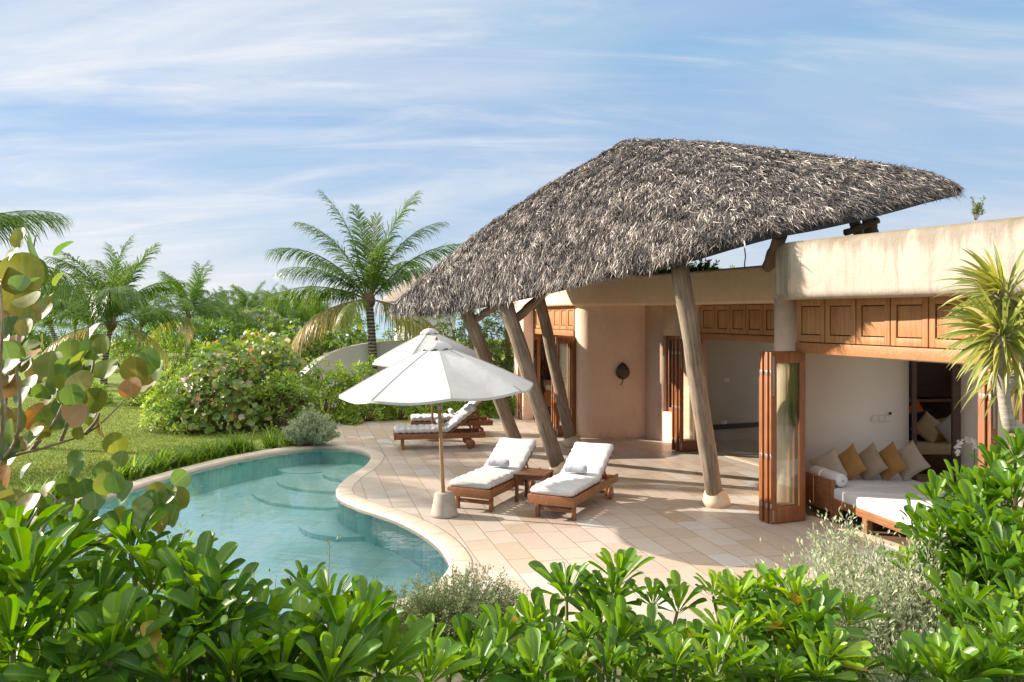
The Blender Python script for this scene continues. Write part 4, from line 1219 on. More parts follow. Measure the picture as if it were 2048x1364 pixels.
# inner room: bed with cushions, cabinet
ib = thing('bed', 'dark framed bed with cream mattress in the inner room behind the daybed', 'bed', (8.3, 15.6, .023))
b_ = MB(); b_.box(-1.25, 1.3, -.7, .8, .0, .34, b=.01); b_.build('frame', M['dark_wood'], ib)
b_ = MB(); b_.box(-1.23, 1.28, -.68, .78, .342, .50, b=.03); b_.build('mattress', M['linen_cream'], ib)
for px, py, Y, mt_, lb, sp, sz in ((1828, 835, 15.95, 'linen_orange', 'orange cushion at the back of the bed in the inner room', 30, .5), (1838, 853, 15.75, 'linen_navy', 'navy cushion on the inner room bed', 10, .62), (1858, 856, 15.5, 'linen_cream', 'cream cushion leaning on the navy one in the inner room', 52, .48),
                               (1884, 860, 15.45, 'linen_gold', 'gold cushion on the bed in the inner room', 14, .48), (1902, 858, 15.3, 'linen_pale', 'pale cushion by the dark door frame in the inner room', 40, .44)):
    pillow(lb, P(px, py, Y), (-.4, -1, 0), 18, sp, M[mt_], sz, 'cushions in the inner room', seed=px % 5)
cb = thing('cabinet', 'dark wood wall cabinet with shelf in the inner room', 'cabinet', (8.4, 16.75, .023))
c_ = MB(); c_.box(-1.2, 1.5, -.16, .16, 1.25, 2.75, b=.01); c_.build('body', M['dark_wood'], cb)
c_ = MB(); c_.box(-1.2, 1.5, -.26, .16, 1.16, 1.22, b=.005); c_.build('shelf', M['teak_bed'], cb)
# bedroom: end of a bed on a timber platform
bb = thing('platform_bed', 'timber platform bed with white sheet inside the far bedroom', 'bed', (1.85, 24.3, .023))
b_ = MB(); b_.box(-.9, 1.2, -.9, 1.0, .25, .72, b=.01); b_.build('platform', M['teak_x'], bb)
b_ = MB(); b_.box(-.88, 1.18, -.88, .98, .725, .90, b=.05); b_.build('mattress', M['mattress'], bb)
b_ = MB(); b_.box(-.7, 1.0, -.7, .8, .0, .249); b_.build('plinth', M['white_wall'], bb)
wr = thing('wardrobe', 'dark timber wardrobe in the far bedroom', 'wardrobe', (1.75, 25.9, .023))
b_ = MB(); b_.box(-.7, .75, -.3, .3, 0, 2.3, b=.01); b_.build('body', M['teak_bed'], wr)
b_ = MB(); b_.box(-.66, .0, -.325, -.302, .06, 2.24, b=.006); b_.build('door', M['dark_wood'], wr)
b_ = MB(); b_.box(.03, .71, -.325, -.302, .06, 2.24, b=.006); b_.build('door', M['dark_wood'], wr)
# orchid in a pot on a stool, daybed room
orc = thing('potted_orchid', 'white orchid spray beside the right hand glass door', 'potted plant', (6.62, 11.5, .03))
b_ = MB(); b_.lathe([(.02, .45), (.09, .45), (.13, .62), (.12, .64), (.11, .62), (.02, .60)], 20); b_.build('pot', M['concrete'], orc)
b_ = MB(); b_.box(-.2, .2, -.2, .2, .40, .448, b=.006)
for sx in (-1, 1):
    for sy in (-1, 1): b_.box(sx * .17 - .02, sx * .17 + .02, sy * .17 - .02, sy * .17 + .02, 0, .40)
b_.build('stand', M['teak_bed'], orc)
s_ = MB(); sp_ = [(0, 0, .6), (.03, 0, .85), (.02, -.02, 1.08), (-.10, -.04, 1.17), (-.24, -.05, 1.10), (-.33, -.06, .96)]
s_.tube(sp_, .006, 6); s_.build('stem', m_noise('orchid_stem', (.08, .13, .03), (.1, .16, .04), 9, .6, 0), orc)
om = m_noise('orchid_petal', (.80, .76, .74), (.86, .82, .80), 9, .6, 0)
rr = random.Random(3)
cp_ = catmull([Vector(p) for p in sp_], 6, False)
for k in range(14):
    c = cp_[12 + int(k * 1.25)] + Vector((rr.uniform(-.04, .04), rr.uniform(-.05, .0), rr.uniform(-.05, .03)))
    mb = MB()
    for q in range(5):
        a = 2 * pi * q / 5 + rr.random()
        d = Vector((cos(a), -.35, sin(a))); w_ = Vector((-sin(a), 0, cos(a)))
        mb.add([c, c + d * .022 + w_ * .017, c + d * .045, c + d * .022 - w_ * .017], [(0, 1, 2, 3)], True)
    mb.build('flower', om, orc)
# ================================================================ plants
# leaf templates: rows along y (0..1), across x; returned with per-vertex (across, along)
def leaf_rows(widths, curve, cup, cross=2, edge_roll=0.0, ts=None):
    V, A = [], []
    n_ = len(widths); nc = cross * 2 + 1
    for j, w in enumerate(widths):
        t = j / (n_ - 1) if ts is None else ts[j]
        for k in range(nc):
            s = k / cross - 1
            V.append((w * s, t - 0.10 * curve * t * t, -curve * t * t + cup * w * s * s + edge_roll * w * abs(s) ** 3))
            A.append((abs(s), t))
    Q = [(j * nc + k, j * nc + k + 1, (j + 1) * nc + k + 1, (j + 1) * nc + k) for j in range(n_ - 1) for k in range(nc - 1)]
    return np.array(V), np.array(Q), np.array(A)
LEAF_HI = leaf_rows([.022, .036, .060, .100, .145, .180, .190, .172, .125, .055], .20, .42, 2, 0, [0, .13, .27, .43, .59, .73, .84, .92, .975, 1.0])
LEAF_MID = leaf_rows([.03, .075, .15, .19, .165, .06], .20, .35, 1, 0, [0, .25, .5, .74, .91, 1.0])
LEAF_LO = leaf_rows([.04, .16, .14, .01], .15, .3, 1)
def leaf_tiny():
    V = np.array([(0, 0, 0), (.2, .5, .05), (0, 1, -.08), (-.2, .5, .05)]); return V, np.array([(0, 1, 2, 3)]), np.array([(0, 0), (1, .5), (0, 1), (1, .5)])
LEAF_TINY = leaf_tiny()
def leaf_round():
    V = [(0, .5, 0.0)]; A = [(0, .5)]; n_ = 16
    for rr_ in (.28, .5):
        for k in range(n_):
            a = 2 * pi * k / n_
            x, y = sin(a) * rr_ * 1.06, .5 - cos(a) * rr_
            if rr_ == .5 and k == 0: y += .08
            V.append((x, y, .18 * x * x * 2 - .16 * (y - .4) ** 2 + .05 * abs(x) + .012 * sin(3 * a)))
            A.append((min(1, abs(x) * 2), y))
    T = [(0, 1 + k, 1 + (k + 1) % n_) for k in range(n_)]
    Q = [(1 + k, 1 + n_ + k, 1 + n_ + (k + 1) % n_, 1 + (k + 1) % n_) for k in range(n_)]
    return np.array(V), np.array(Q), np.array(A), np.array(T)
LEAF_ROUND = leaf_round()
def place(tmpl, base, Y, Z, size, tint, wid=None):
    """instances of a leaf: base (n,3), Y direction, Z upper side, size (n,)"""
    Vt, Qt, At = tmpl[0], tmpl[1], tmpl[2]
    n_ = len(base); nv = len(Vt)
    Y = unit(Y); X = unit(np.cross(Y, Z)); Z = np.cross(X, Y)
    wx = np.ones(n_) if wid is None else wid
    V = (base[:, None, :] + size[:, None, None] * (Vt[None, :, 0:1] * X[:, None, :] * wx[:, None, None] + Vt[None, :, 1:2] * Y[:, None, :] + Vt[None, :, 2:3] * Z[:, None, :]))
    o = (np.arange(n_) * nv)[:, None, None]
    Q = (Qt[None] + o).reshape(-1, 4)
    T = (tmpl[3][None] + o).reshape(-1, 3) if len(tmpl) > 3 else np.zeros((0, 3), int)
    t = np.stack([np.repeat(tint, nv), np.tile(At[:, 0], n_), np.tile(At[:, 1], n_)], 1)
    return V.reshape(-1, 3), Q, T, t
def merge(parts):
    V, Q, T, C, o = [], [], [], [], 0
    for v, q, t, c in parts:
        V.append(v); Q.append(q + o); T.append(t + o); C.append(c); o += len(v)
    return np.concatenate(V), np.concatenate(Q), np.concatenate(T), np.concatenate(C)
def rosettes(tips, axes_, leaf, nleaf, tmpl, r, spread=(8, 88), tone=0.5, stem_len=0.30, wid0=.62):
    """whorls of spoon shaped leaves at the tips of shoots"""
    n_ = len(tips)
    k = np.tile(np.arange(nleaf), n_); i = np.repeat(np.arange(n_), nleaf); N = len(k)
    ax = unit(axes_)[i]
    ref = np.where(np.abs(ax[:, 2:3]) > .9, np.array([[1.0, 0, 0]]), np.array([[0, 0, 1.0]]))
    e1 = unit(np.cross(ax, ref)); e2 = np.cross(ax, e1)
    ph = k * 2.39996 + (r.random(n_) * 6.28)[i] + r.normal(0, .15, N)
    f = (k + .5) / nleaf
    pol = np.radians(spread[0] + (spread[1] - spread[0]) * f ** 0.9) + r.normal(0, .10, N)
    rad = e1 * np.cos(ph)[:, None] + e2 * np.sin(ph)[:, None]
    D = ax * np.cos(pol)[:, None] + rad * np.sin(pol)[:, None]
    Z = ax * np.sin(pol)[:, None] - rad * np.cos(pol)[:, None]
    Z = Z + r.normal(0, .16, (N, 3))
    sz = (leaf if np.isscalar(leaf) else leaf[i]) * (0.50 + .55 * np.minimum(1, f * 2.2)) * (1 - .18 * (f > .85)) * (0.85 + .3 * r.random(N))
    base = tips[i] - ax * (f * stem_len * (leaf if np.isscalar(leaf) else leaf[i]))[:, None] + rad * (0.012 * sz / .15)[:, None]
    tn = np.clip(tone + .30 * (0.45 - f) + r.normal(0, .10, N) + (r.normal(0, .07, n_))[i], 0, .93)
    old = r.random(N) < .02
    tn = np.where(old & (f > .6), 1.0, tn)
    return place(tmpl, base, D, Z, sz, tn, wid0 + .3 * r.random(N))
def stems_mesh(bases, tips, r0, r1, r, bend=.15):
    mb = MB()
    for b, t in zip(bases, tips):
        b, t = Vector(b), Vector(t); L = (t - b).length
        m1 = b + (t - b) * .45 + Vector((r.normal(0, bend) * L * .5, r.normal(0, bend) * L * .5, bend * L * .4))
        mb.tube([b, m1, t], [r0, (r0 + r1) / 2, r1], 5, caps=False)
    return mb
M['naupaka'] = m_leaf('naupaka_leaf', [(0.0, (0.014, 0.062, 0.006)), (0.35, (0.038, 0.125, 0.010)), (0.6, (0.095, 0.22, 0.016)), (0.85, (0.21, 0.35, 0.030)), (0.96, (0.30, 0.42, 0.05)), (1.0, (0.42, 0.30, 0.04))], .33, .40, spec=.30)
M['hedge_leaf'] = m_leaf('hedge_leaf', [(0.0, (0.040, 0.110, 0.016)), (0.4, (0.105, 0.215, 0.026)), (0.7, (0.20, 0.32, 0.042)), (0.95, (0.34, 0.42, 0.085)), (1.0, (0.40, 0.28, 0.06))], .4, .40, rib=0, spec=.28)
M['seagrape'] = m_leaf('sea_grape_leaf', [(0.0, (0.045, 0.12, 0.030)), (0.28, (0.10, 0.18, 0.034)), (0.45, (0.17, 0.19, 0.036)), (0.60, (0.22, 0.16, 0.034)), (0.75, (0.30, 0.13, 0.035)), (0.88, (0.46, 0.16, 0.045)), (1.0, (0.26, 0.25, 0.16))], .42, .45, rib=.2)
M['seagrape_far'] = m_leaf('far_sea_grape_leaf', [(0.0, (0.05, 0.12, 0.024)), (0.28, (0.13, 0.22, 0.034)), (0.45, (0.24, 0.28, 0.05)), (0.60, (0.30, 0.22, 0.06)), (0.8, (0.42, 0.20, 0.09)), (1.0, (0.62, 0.52, 0.42))], .35, .36, rib=0)
M['silver'] = m_leaf('silver_leaf', [(0.0, (0.16, 0.21, 0.11)), (0.5, (0.33, 0.39, 0.23)), (1.0, (0.58, 0.61, 0.45))], .6, .25, rib=0, spec=.3)
M['olive'] = m_leaf('olive_leaf', [(0.0, (0.07, 0.11, 0.045)), (0.5, (0.15, 0.205, 0.095)), (1.0, (0.32, 0.37, 0.21))], .5, .25, rib=0, spec=.3)
M['dark_leaf'] = m_leaf('dark_leaf', [(0.0, (0.028, 0.070, 0.014)), (0.5, (0.075, 0.14, 0.024)), (1.0, (0.17, 0.24, 0.045))], .4, .36, rib=0)
M['frond'] = m_leaf('palm_frond', [(0.0, (0.026, 0.080, 0.016)), (0.4, (0.066, 0.145, 0.022)), (0.65, (0.15, 0.21, 0.034)), (0.82, (0.36, 0.33, 0.075)), (1.0, (0.44, 0.35, 0.22))], .36, .36, rib=0, spec=.3)
M['dracaena'] = m_leaf('dracaena_leaf', [(0.0, (0.10, 0.145, 0.022)), (0.4, (0.24, 0.265, 0.048)), (0.75, (0.42, 0.385, 0.10)), (1.0, (0.54, 0.46, 0.24))], .38, .3, rib=.0)
M['stem'] = m_noise('green_stem', (0.10, 0.13, 0.04), (0.20, 0.21, 0.08), 9, .7, .1)
M['twig'] = m_noise('brown_twig', (0.14, 0.085, 0.05), (0.26, 0.17, 0.11), 12, .8, .2)
M['twig_pale'] = m_noise('pale_twig', (0.22, 0.16, 0.10), (0.36, 0.28, 0.20), 12, .8, .2)

def shrub(name, label, cat, tips, axs, base, leaf, nleaf, tmpl, mat, seed, tone=.5, group=None, spread=(8, 88), stem_r=(.014, .007), stem_mat='stem', nst=60, basew=.25):
    r = np.random.default_rng(seed)
    base = np.array(base, float)
    t = thing(name, label, cat, tuple(base), 0, group)
    V, Q, T, C = rosettes(tips, axs, leaf * (.72 + .5 * r.random(len(tips))), nleaf, tmpl, r, spread, tone + .06)
    link_mesh('foliage', np_mesh('foliage', V - base, Q, T, C), M[mat], t)
    idx = np.arange(len(tips)) if len(tips) <= nst else r.choice(len(tips), nst, replace=False)
    ext = np.ptp(tips[:, :2], axis=0).mean() if len(tips) > 1 else .5
    b = base + (tips[idx] - base) * np.array([basew, basew, 0])
    mb = stems_mesh(b - base, tips[idx] - base - unit(axs[idx]) * .03, stem_r[0], stem_r[1], r)
    mb.build('stem', M[stem_mat], t)
    return t
def dome(base, rx, ry, h, n_, seed, inner=.25, up=.55, low=.12):
    r = np.random.default_rng(seed)
    d = r.normal(0, 1, (n_, 3)); d[:, 2] = np.abs(d[:, 2]) * .9 + .02; d = unit(d)
    lump = 1 + .16 * np.sin(d[:, 0] * 5.1 + seed) * np.cos(d[:, 1] * 4.3 + seed * 2) + .10 * np.sin(d[:, 2] * 9 + seed)
    rr = (1 - inner * r.random(n_) ** 1.6) * lump
    tips = np.array(base) + np.stack([d[:, 0] * rx * rr, d[:, 1] * ry * rr, low * h + d[:, 2] * (1 - low) * h * rr], 1)
    ax = unit(unit(d * np.array([1 / rx, 1 / ry, 1 / h])) * (1 - up) + np.array([0, 0, up]) + r.normal(0, .16, (n_, 3)))
    return tips, ax

# ---------------------------------------------------------------- foreground shrubs, shoot by shoot
def fore(label, pts, depth, leaf, seed, fill=2.2, tone=.45, nleaf=17, group='big leaved green shrubs in the foreground', tmpl=None, fx=.16, fdown=.22, spread=(4, 60)):
    r = np.random.default_rng(seed)
    tips, axs = [], []
    for i, p in enumerate(pts):
        Y = depth[0] + (depth[1] - depth[0]) * r.random() if len(p) < 3 else p[2]
        q = np.array(P(p[0], p[1], Y)); tips.append(q)
        axs.append(np.array([r.normal(0, .20), r.normal(-.12, .18), 1.0])); tone_ = 0
    base_t = list(tips)
    for _ in range(int(len(pts) * fill)):
        b = base_t[r.integers(len(base_t))]
        tips.append(b + np.array([r.normal(0, fx), r.normal(.06, fx), -abs(r.normal(fdown, .15)) - .07]))
        axs.append(np.array([r.normal(0, .4), r.normal(-.2, .4), 1.0]))
    tips, axs = np.array(tips), np.array(axs)
    c = tips.mean(0)
    gz = bank_h(c[0], c[1])
    return shrub('shrub', label, 'shrub', tips, axs, (c[0], c[1], gz), leaf, nleaf, tmpl or LEAF_HI, 'naupaka', seed, tone, group, spread=spread, nst=40, basew=.35)
fore('large leaved green shrub in the bottom left corner', [(60, 1150, 2.15), (20, 1280, 1.95), (95, 1265, 2.05), (190, 1215, 2.2), (30, 1080, 2.4)], (2, 2.3), .17, 21, 2.6, .36)
fore('large leaved green shrub with pale lit new leaves, second from the left corner', [(185, 1190, 2.3), (255, 1090, 2.5), (150, 1345, 1.95), (300, 1290, 2.15), (215, 1300, 2.0), (310, 1150, 2.5), (130, 1100, 2.6)], (2, 2.4), .17, 22, 2.4, .44)
fore('large leaved green shrub standing in front of the water left of centre', [(395, 1180, 2.35), (440, 1240, 2.25), (330, 1350, 2.0), (470, 1330, 2.1), (520, 1260, 2.4), (380, 1270, 2.2)], (2, 2.4), .165, 23, 2.0, .38)
fore('large leaved green shrub below the near end of the pool', [(722, 1240, 2.5), (655, 1215, 2.6), (600, 1290, 2.3), (760, 1330, 2.3), (660, 1350, 2.15), (560, 1340, 2.2), (700, 1300, 2.35)], (2.2, 2.6), .165, 24, 2.0, .44)
fore('slender dark shoots standing against the pool water', [(612, 1165, 2.9), (590, 1190, 3.0)], (2.9, 3), .13, 25, 1.0, .22, nleaf=8, spread=(4, 40))
fore('low yellowish green shrub at the bottom edge below the silvery bush', [(850, 1300, 3.1), (905, 1330, 3.0), (800, 1345, 2.8), (950, 1350, 3.0), (860, 1350, 2.8)], (2.8, 3.1), .14, 26, 2.5, .48)
fore('green shrub with upright leaves right of the silvery bush', [(1005, 1275, 3.3), (1065, 1250, 3.4), (1025, 1330, 3.1), (1100, 1300, 3.2), (1070, 1350, 3.0), (985, 1345, 3.1)], (3, 3.4), .15, 27, 2.4, .46, spread=(4, 62))
fore('green shrub with spoon shaped leaves held high against the paving', [(1130, 1180, 3.5), (1225, 1190, 3.5), (1240, 1150, 3.6), (1170, 1275, 3.2), (1150, 1335, 3.0), (1215, 1330, 3.0), (1195, 1240, 3.4), (1240, 1280, 3.2)], (3, 3.5), .15, 28, 2.2, .48)
fore('green shrub in the middle of the bottom edge', [(1305, 1200, 3.5), (1355, 1210, 3.55), (1300, 1285, 3.2), (1350, 1320, 3.0), (1270, 1350, 3.0), (1400, 1290, 3.2)], (3, 3.5), .15, 29, 2.2, .5)
fore('bright green shrub with dense finger like leaves below the umbrella shadow', [(1430, 1180, 3.6), (1470, 1195, 3.5), (1510, 1185, 3.6), (1545, 1180, 3.6), (1455, 1275, 3.2), (1430, 1340, 3.0), (1500, 1255, 3.3), (1490, 1330, 3.0), (1550, 1245, 3.3)], (3, 3.6), .145, 30, 2.4, .56, spread=(4, 66))
fore('bright green shrub beside the whitish twiggy bush', [(1590, 1195, 3.5), (1650, 1215, 3.5), (1700, 1235, 3.5), (1600, 1290, 3.2), (1660, 1310, 3.1), (1560, 1345, 3.0), (1720, 1330, 3.1), (1640, 1350, 3.0), (1620, 1250, 3.3)], (3, 3.5), .145, 31, 2.2, .54, spread=(4, 66))
fore('glossy green shrub in front of the daybed room', [(1905, 1040, 4.3), (1930, 1010, 4.4), (1870, 1000, 4.5), (1945, 975, 4.4), (1950, 1030, 4.2), (1915, 1085, 4.1), (1975, 995, 4.3), (1935, 1070, 4.1), (1965, 1090, 4.0), (1890, 1070, 4.2)], (4, 4.4), .175, 32, 2.6, .50, fx=.13, fdown=.2)
fore('glossy green shrub around the dracaena trunk', [(1990, 930, 4.5), (2035, 905, 4.5), (2020, 990, 4.2), (2045, 1050, 4.0), (1985, 1060, 4.0), (2010, 1110, 3.8), (2050, 1140, 3.7), (2060, 960, 4.3)], (4, 4.4), .175, 33, 2.6, .5, fx=.2)
fore('glossy green shrub on the right edge', [(2030, 1200, 3.5), (1985, 1150, 3.8), (1935, 1150, 3.9), (2050, 1270, 3.3), (1990, 1250, 3.4), (1930, 1220, 3.6)], (3.4, 3.8), .17, 34, 1.8, .5)
fore('glossy green shrub in the bottom right corner', [(2040, 1340, 3.1), (1980, 1330, 3.1), (1935, 1345, 3.1), (1880, 1350, 3.1), (2010, 1290, 3.2), (1815, 1350, 3.1)], (3.1, 3.3), .16, 35, 1.2, .48)

# sea grape on the left: branches with big round leaves
sg_base = np.array((-2.15, 2.5, bank_h(-2.15, 2.5)))
sg = thing('sea_grape', 'sea grape with big round green and rust coloured leaves at the left edge', 'shrub', tuple(sg_base))
br = [[(-40, 1300, 2.5), (-30, 1000, 2.6), (0, 925, 2.7), (90, 895, 2.75), (170, 868, 2.8), (215, 835, 2.85), (255, 792, 2.9)],
      [(-30, 1000, 2.6), (8, 905, 2.7), (12, 800, 2.75), (38, 690, 2.8), (45, 600, 2.8), (62, 520, 2.85), (72, 470, 2.85)],
      [(0, 925, 2.7), (32, 880, 2.65), (40, 800, 2.6), (32, 720, 2.6), (38, 640, 2.65)],
      [(60, 902, 2.75), (105, 850, 2.7), (130, 800, 2.7), (150, 760, 2.7)],
      [(120, 885, 2.78), (140, 840, 2.75), (180, 760, 2.8), (190, 705, 2.8)],
      [(-30, 1000, 2.6), (5, 860, 2.5), (0, 760, 2.45), (5, 640, 2.4), (0, 560, 2.4)],
      [(170, 868, 2.8), (190, 845, 2.8), (200, 825, 2.8)],
      [(-40, 1250, 2.4), (60, 1100, 2.55), (110, 1010, 2.6), (95, 985, 2.6)],
      [(-40, 1250, 2.4), (100, 1130, 2.6), (190, 1030, 2.75), (215, 960, 2.8), (225, 925, 2.8)],
      [(100, 1130, 2.6), (240, 1060, 2.7), (310, 1020, 2.75), (330, 995, 2.75)]]
mbr = MB()
for b in br:
    pts = catmull([P(*q) - Vector(sg_base) for q in b], 4, False)
    nb = len(pts)
    mbr.tube(pts, [.0075 - .005 * k / nb for k in range(nb)], 6)
mbr.build('branch', M['twig_pale'], sg)
SGL = """73 505 62 .12|45 548 66 .40|28 585 70 .50|70 545 44 .2|40 468 22 .84|25 508 26 .45|10 648 42 .10|56 640 36 .45|85 622 34 .5|190 695 44 .25|165 722 42 .35|100 728 44 .85|45 722 30 .2|78 742 42 .5|120 748 42 .62
160 764 38 .5|62 708 30 .95|36 700 30 .25|45 792 32 .12|72 778 28 .84|300 722 40 .15|272 742 44 .5|292 758 40 .58|262 776 34 .70|318 742 34 .3|75 828 34 .68|102 822 30 .48|126 812 32 .15|150 828 40 .97|30 842 40 .99|82 862 30 .5
25 872 30 .52|185 833 32 .42|158 866 22 .5|5 692 38 .72|8 612 36 .74|86 684 26 .9|8 752 36 .62|22 772 36 .68|0 805 34 .55|62 692 26 .98|205 690 30 .86|140 700 34 .3|110 770 30 .15|145 790 34 .12|60 840 30 .7|5 560 44 .55|55 600 38 .5|95 600 28 .97
95 985 36 .55|22 1012 50 .48|58 1008 40 .55|170 976 28 .12|232 965 34 .14|214 968 36 .38|242 918 26 .3|207 940 28 .2|336 988 30 .86|332 1008 46 .12|302 1002 34 .14|345 1032 34 .18|285 1012 30 .3|8 958 42 .70|0 935 30 .85|130 1010 34 .35|250 985 36 .15|190 1000 34 .2|270 1040 40 .2|320 1045 34 .5
-20 700 50 .5|-25 800 50 .4|-20 900 50 .45|-30 600 50 .5|-15 1000 50 .3|40 890 30 .55|15 835 34 .5|60 770 34 .4|95 790 30 .55|20 730 34 .58|50 655 30 .5|30 680 28 .6"""
rs = np.random.default_rng(77)
L_b, L_y, L_z, L_s, L_t = [], [], [], [], []
for ln in SGL.replace('\n', '|').split('|'):
    x, y, s, t = (float(v) for v in ln.split())
    Y = 2.75 + rs.normal(0, .12) if y < 930 else 2.6 + rs.normal(0, .1)
    c = np.array(P(x, y, Y)); size = s * 1.35 * Y / F
    Z = unit(np.array([rs.normal(-.25, .36), rs.normal(-1.0, .28), rs.normal(.35, .36)]))
    up = np.array([rs.normal(0, .5), 0, 1.0]); Yv = unit(up - Z * (up @ Z))
    L_b.append(c - Yv * size * .5); L_y.append(Yv); L_z.append(Z); L_s.append(size); L_t.append(np.clip((t if t < .80 or rs.random() < .3 else .40) + rs.normal(0, .03), 0, 1))
for k in range(62):        # the many smaller leaves between
    b = br[[0, 1, 2, 3, 4, 5, 7, 8, 9, 4, 3][k % 11]]; j = rs.integers(max(1, len(b) // 2), len(b))
    a_, c_ = np.array(P(*b[j - 1])), np.array(P(*b[j])); c = a_ + (c_ - a_) * rs.random() + rs.normal(0, .04, 3)
    size = .055 + .045 * rs.random()
    Z = unit(np.array([rs.normal(-.3, .45), rs.normal(-.9, .4), rs.normal(.4, .4)])); up = np.array([rs.normal(0, .6), 0, 1.0]); Yv = unit(up - Z * (up @ Z))
    L_b.append(c); L_y.append(Yv); L_z.append(Z); L_s.append(size); L_t.append(np.clip(rs.normal(.30, .17), 0, .7))
V, Q, T, C = place(LEAF_ROUND, np.array(L_b), np.array(L_y), np.array(L_z), np.array(L_s), np.array(L_t))
link_mesh('foliage', np_mesh('foliage', V - sg_base, Q, T, C), M['seagrape'], sg)

# small leaved twiggy bushes
def twiggy(name, label, base, rx, ry, h, nst, nleaf, size, mat, seed, twig='twig', lean=(0, 0), group=None, cat='shrub', up=.6):
    r = np.random.default_rng(seed); base = np.array(base, float)
    t = thing(name, label, cat, tuple(base), 0, group)
    tips, ax = dome((0, 0, 0), rx, ry, h, nst, seed, .45, up, .25)
    tips[:, 0] += lean[0] * tips[:, 2]; tips[:, 1] += lean[1] * tips[:, 2]
    roots = tips * np.array([.22, .22, 0])
    mids = roots + (tips - roots) * .5 + np.stack([tips[:, 0] * .12, tips[:, 1] * .12, 0.06 * h + 0 * tips[:, 2]], 1)
    mb = MB()
    for k in range(nst): mb.tube([roots[k], mids[k], tips[k]], [.0042, .003, .0012], 4, caps=False)
    mb.build('stem', M[twig], t)
    N = nst * nleaf; i = np.repeat(np.arange(nst), nleaf)
    u = 0.30 + .70 * np.tile((np.arange(nleaf) + .5) / nleaf, nst)
    a, b, c = roots[i], mids[i], tips[i]
    pos = a * ((1 - u) ** 2)[:, None] + (2 * b - .5 * a - .5 * c) * (2 * u * (1 - u))[:, None] + c * (u ** 2)[:, None]
    tang = unit(2 * (1 - u)[:, None] * ((2 * b - .5 * a - .5 * c) - a) + 2 * u[:, None] * (c - (2 * b - .5 * a - .5 * c)))
    rad = unit(r.normal(0, 1, (N, 3)))
    # short side twiglets
    pos = pos + rad * (r.random(N) ** 2 * .07 * h / .8)[:, None]
    D = unit(tang * .75 + rad * .9 + np.array([0, 0, .25])); Z = unit(np.cross(D, r.normal(0, 1, (N, 3))))
    Z *= np.where(Z[:, 2:3] < 0, -1, 1)
    tn = np.clip(.30 + .5 * u * r.random(N) + r.normal(0, .16, N), 0, 1)
    V, Q, T, C = place(LEAF_TINY, pos, D, Z, size * (.6 + .8 * r.random(N)), tn)
    link_mesh('foliage', np_mesh('foliage', V, Q, T, C, smooth=False), M[mat], t)
    return t
twiggy('silvery_bush', 'rounded grey green small leaved bush at the near end of the pool', G(915, 1262, 0.0), .62, .5, .62, 260, 70, .026, 'olive', 41, lean=(.12, 0))
twiggy('twiggy_bush', 'thin grey green twiggy plant leaning over the near pool edge', G(775, 1255), .38, .32, .55, 80, 50, .024, 'olive', 42, lean=(-.1, 0))
twiggy('twiggy_bush', 'fine leaved twiggy plant beside the large leaves left of the pool', P(490, 1270, 3.4) - Vector((0, 0, .95)), .42, .34, 1.25, 90, 60, .024, 'dark_leaf', 43)
twiggy('twiggy_bush', 'fine leaved sprig in front of the water by the dark shoots', P(630, 1190, 3.3) - Vector((0, 0, 1.05)), .2, .2, 1.22, 26, 60, .022, 'olive', 44, up=.9)
twiggy('twiggy_bush', 'small leaved yellow green bush among the sea grape at the left', P(150, 1120, 3.3) - Vector((0, 0, .9)), .55, .4, 1.15, 140, 60, .03, 'hedge_leaf', 45)
twiggy('twiggy_bush', 'large pale silvery twiggy bush at the bottom right', (1.98, 4.15, bank_h(1.98, 4.15)), .60, .5, 1.28, 520, 95, .028, 'silver', 46, 'twig_pale', (-.10, 0), up=.62)
twiggy('twiggy_bush', 'second pale silvery bush, below the glossy shrub at the right', (1.95, 3.45, bank_h(1.95, 3.45)), .45, .3, .85, 300, 80, .026, 'silver', 47, 'twig_pale')
twiggy('twiggy_bush', 'pale silvery sprays showing through the bright green shrub', (1.25, 3.9, bank_h(1.25, 3.9)), .35, .25, 1.05, 60, 60, .022, 'silver', 48, 'twig_pale')
twiggy('silvery_bush', 'small rounded silver grey bush at the far corner of the pool', G(622, 893), .62, .45, .85, 260, 60, .05, 'silver', 49)
tips, ax = dome(G(708, 850), .24, .2, .42, 18, 50, .3, .5)
shrub('small_plant', 'small bright green plant alone on the terrace edge', 'plant', tips, ax, G(708, 850), .13, 9, LEAF_MID, 'hedge_leaf', 50, .55)

# strap leaved lilies along the pool edge
def lily(n_, ln, seed):
    r = np.random.default_rng(seed)
    V, Q, C = [], [], []; o = 0
    for k in range(n_):
        a = r.random() * 6.28; el = r.uniform(.75, 1.35); L = ln * r.uniform(.6, 1.1); w = .010 + .007 * r.random()
        p = np.array([r.normal(0, .07), r.normal(0, .07), 0.0]); d = np.array([cos(a) * cos(el), sin(a) * cos(el), sin(el)])
        s = np.array([-sin(a), cos(a), 0]); t = np.clip(r.normal(.45, .2), 0, 1)
        for j in range(6):
            q = j / 5; ww = w * (1 - q ** 2 * .95)
            V += [p - s * ww, p + s * ww]; C += [(t, 1, q)] * 2
            p = p + d * L / 5; d = unit(d + np.array([cos(a) * .10, sin(a) * .10, -.24 * q - .03]))
        Q += [(o + 2 * j, o + 2 * j + 1, o + 2 * j + 3, o + 2 * j + 2) for j in range(5)]; o += 12
    return np_mesh('foliage', np.array(V), np.array(Q), None, np.array(C))
lm = [lily(60, .42, 60 + k) for k in range(4)]
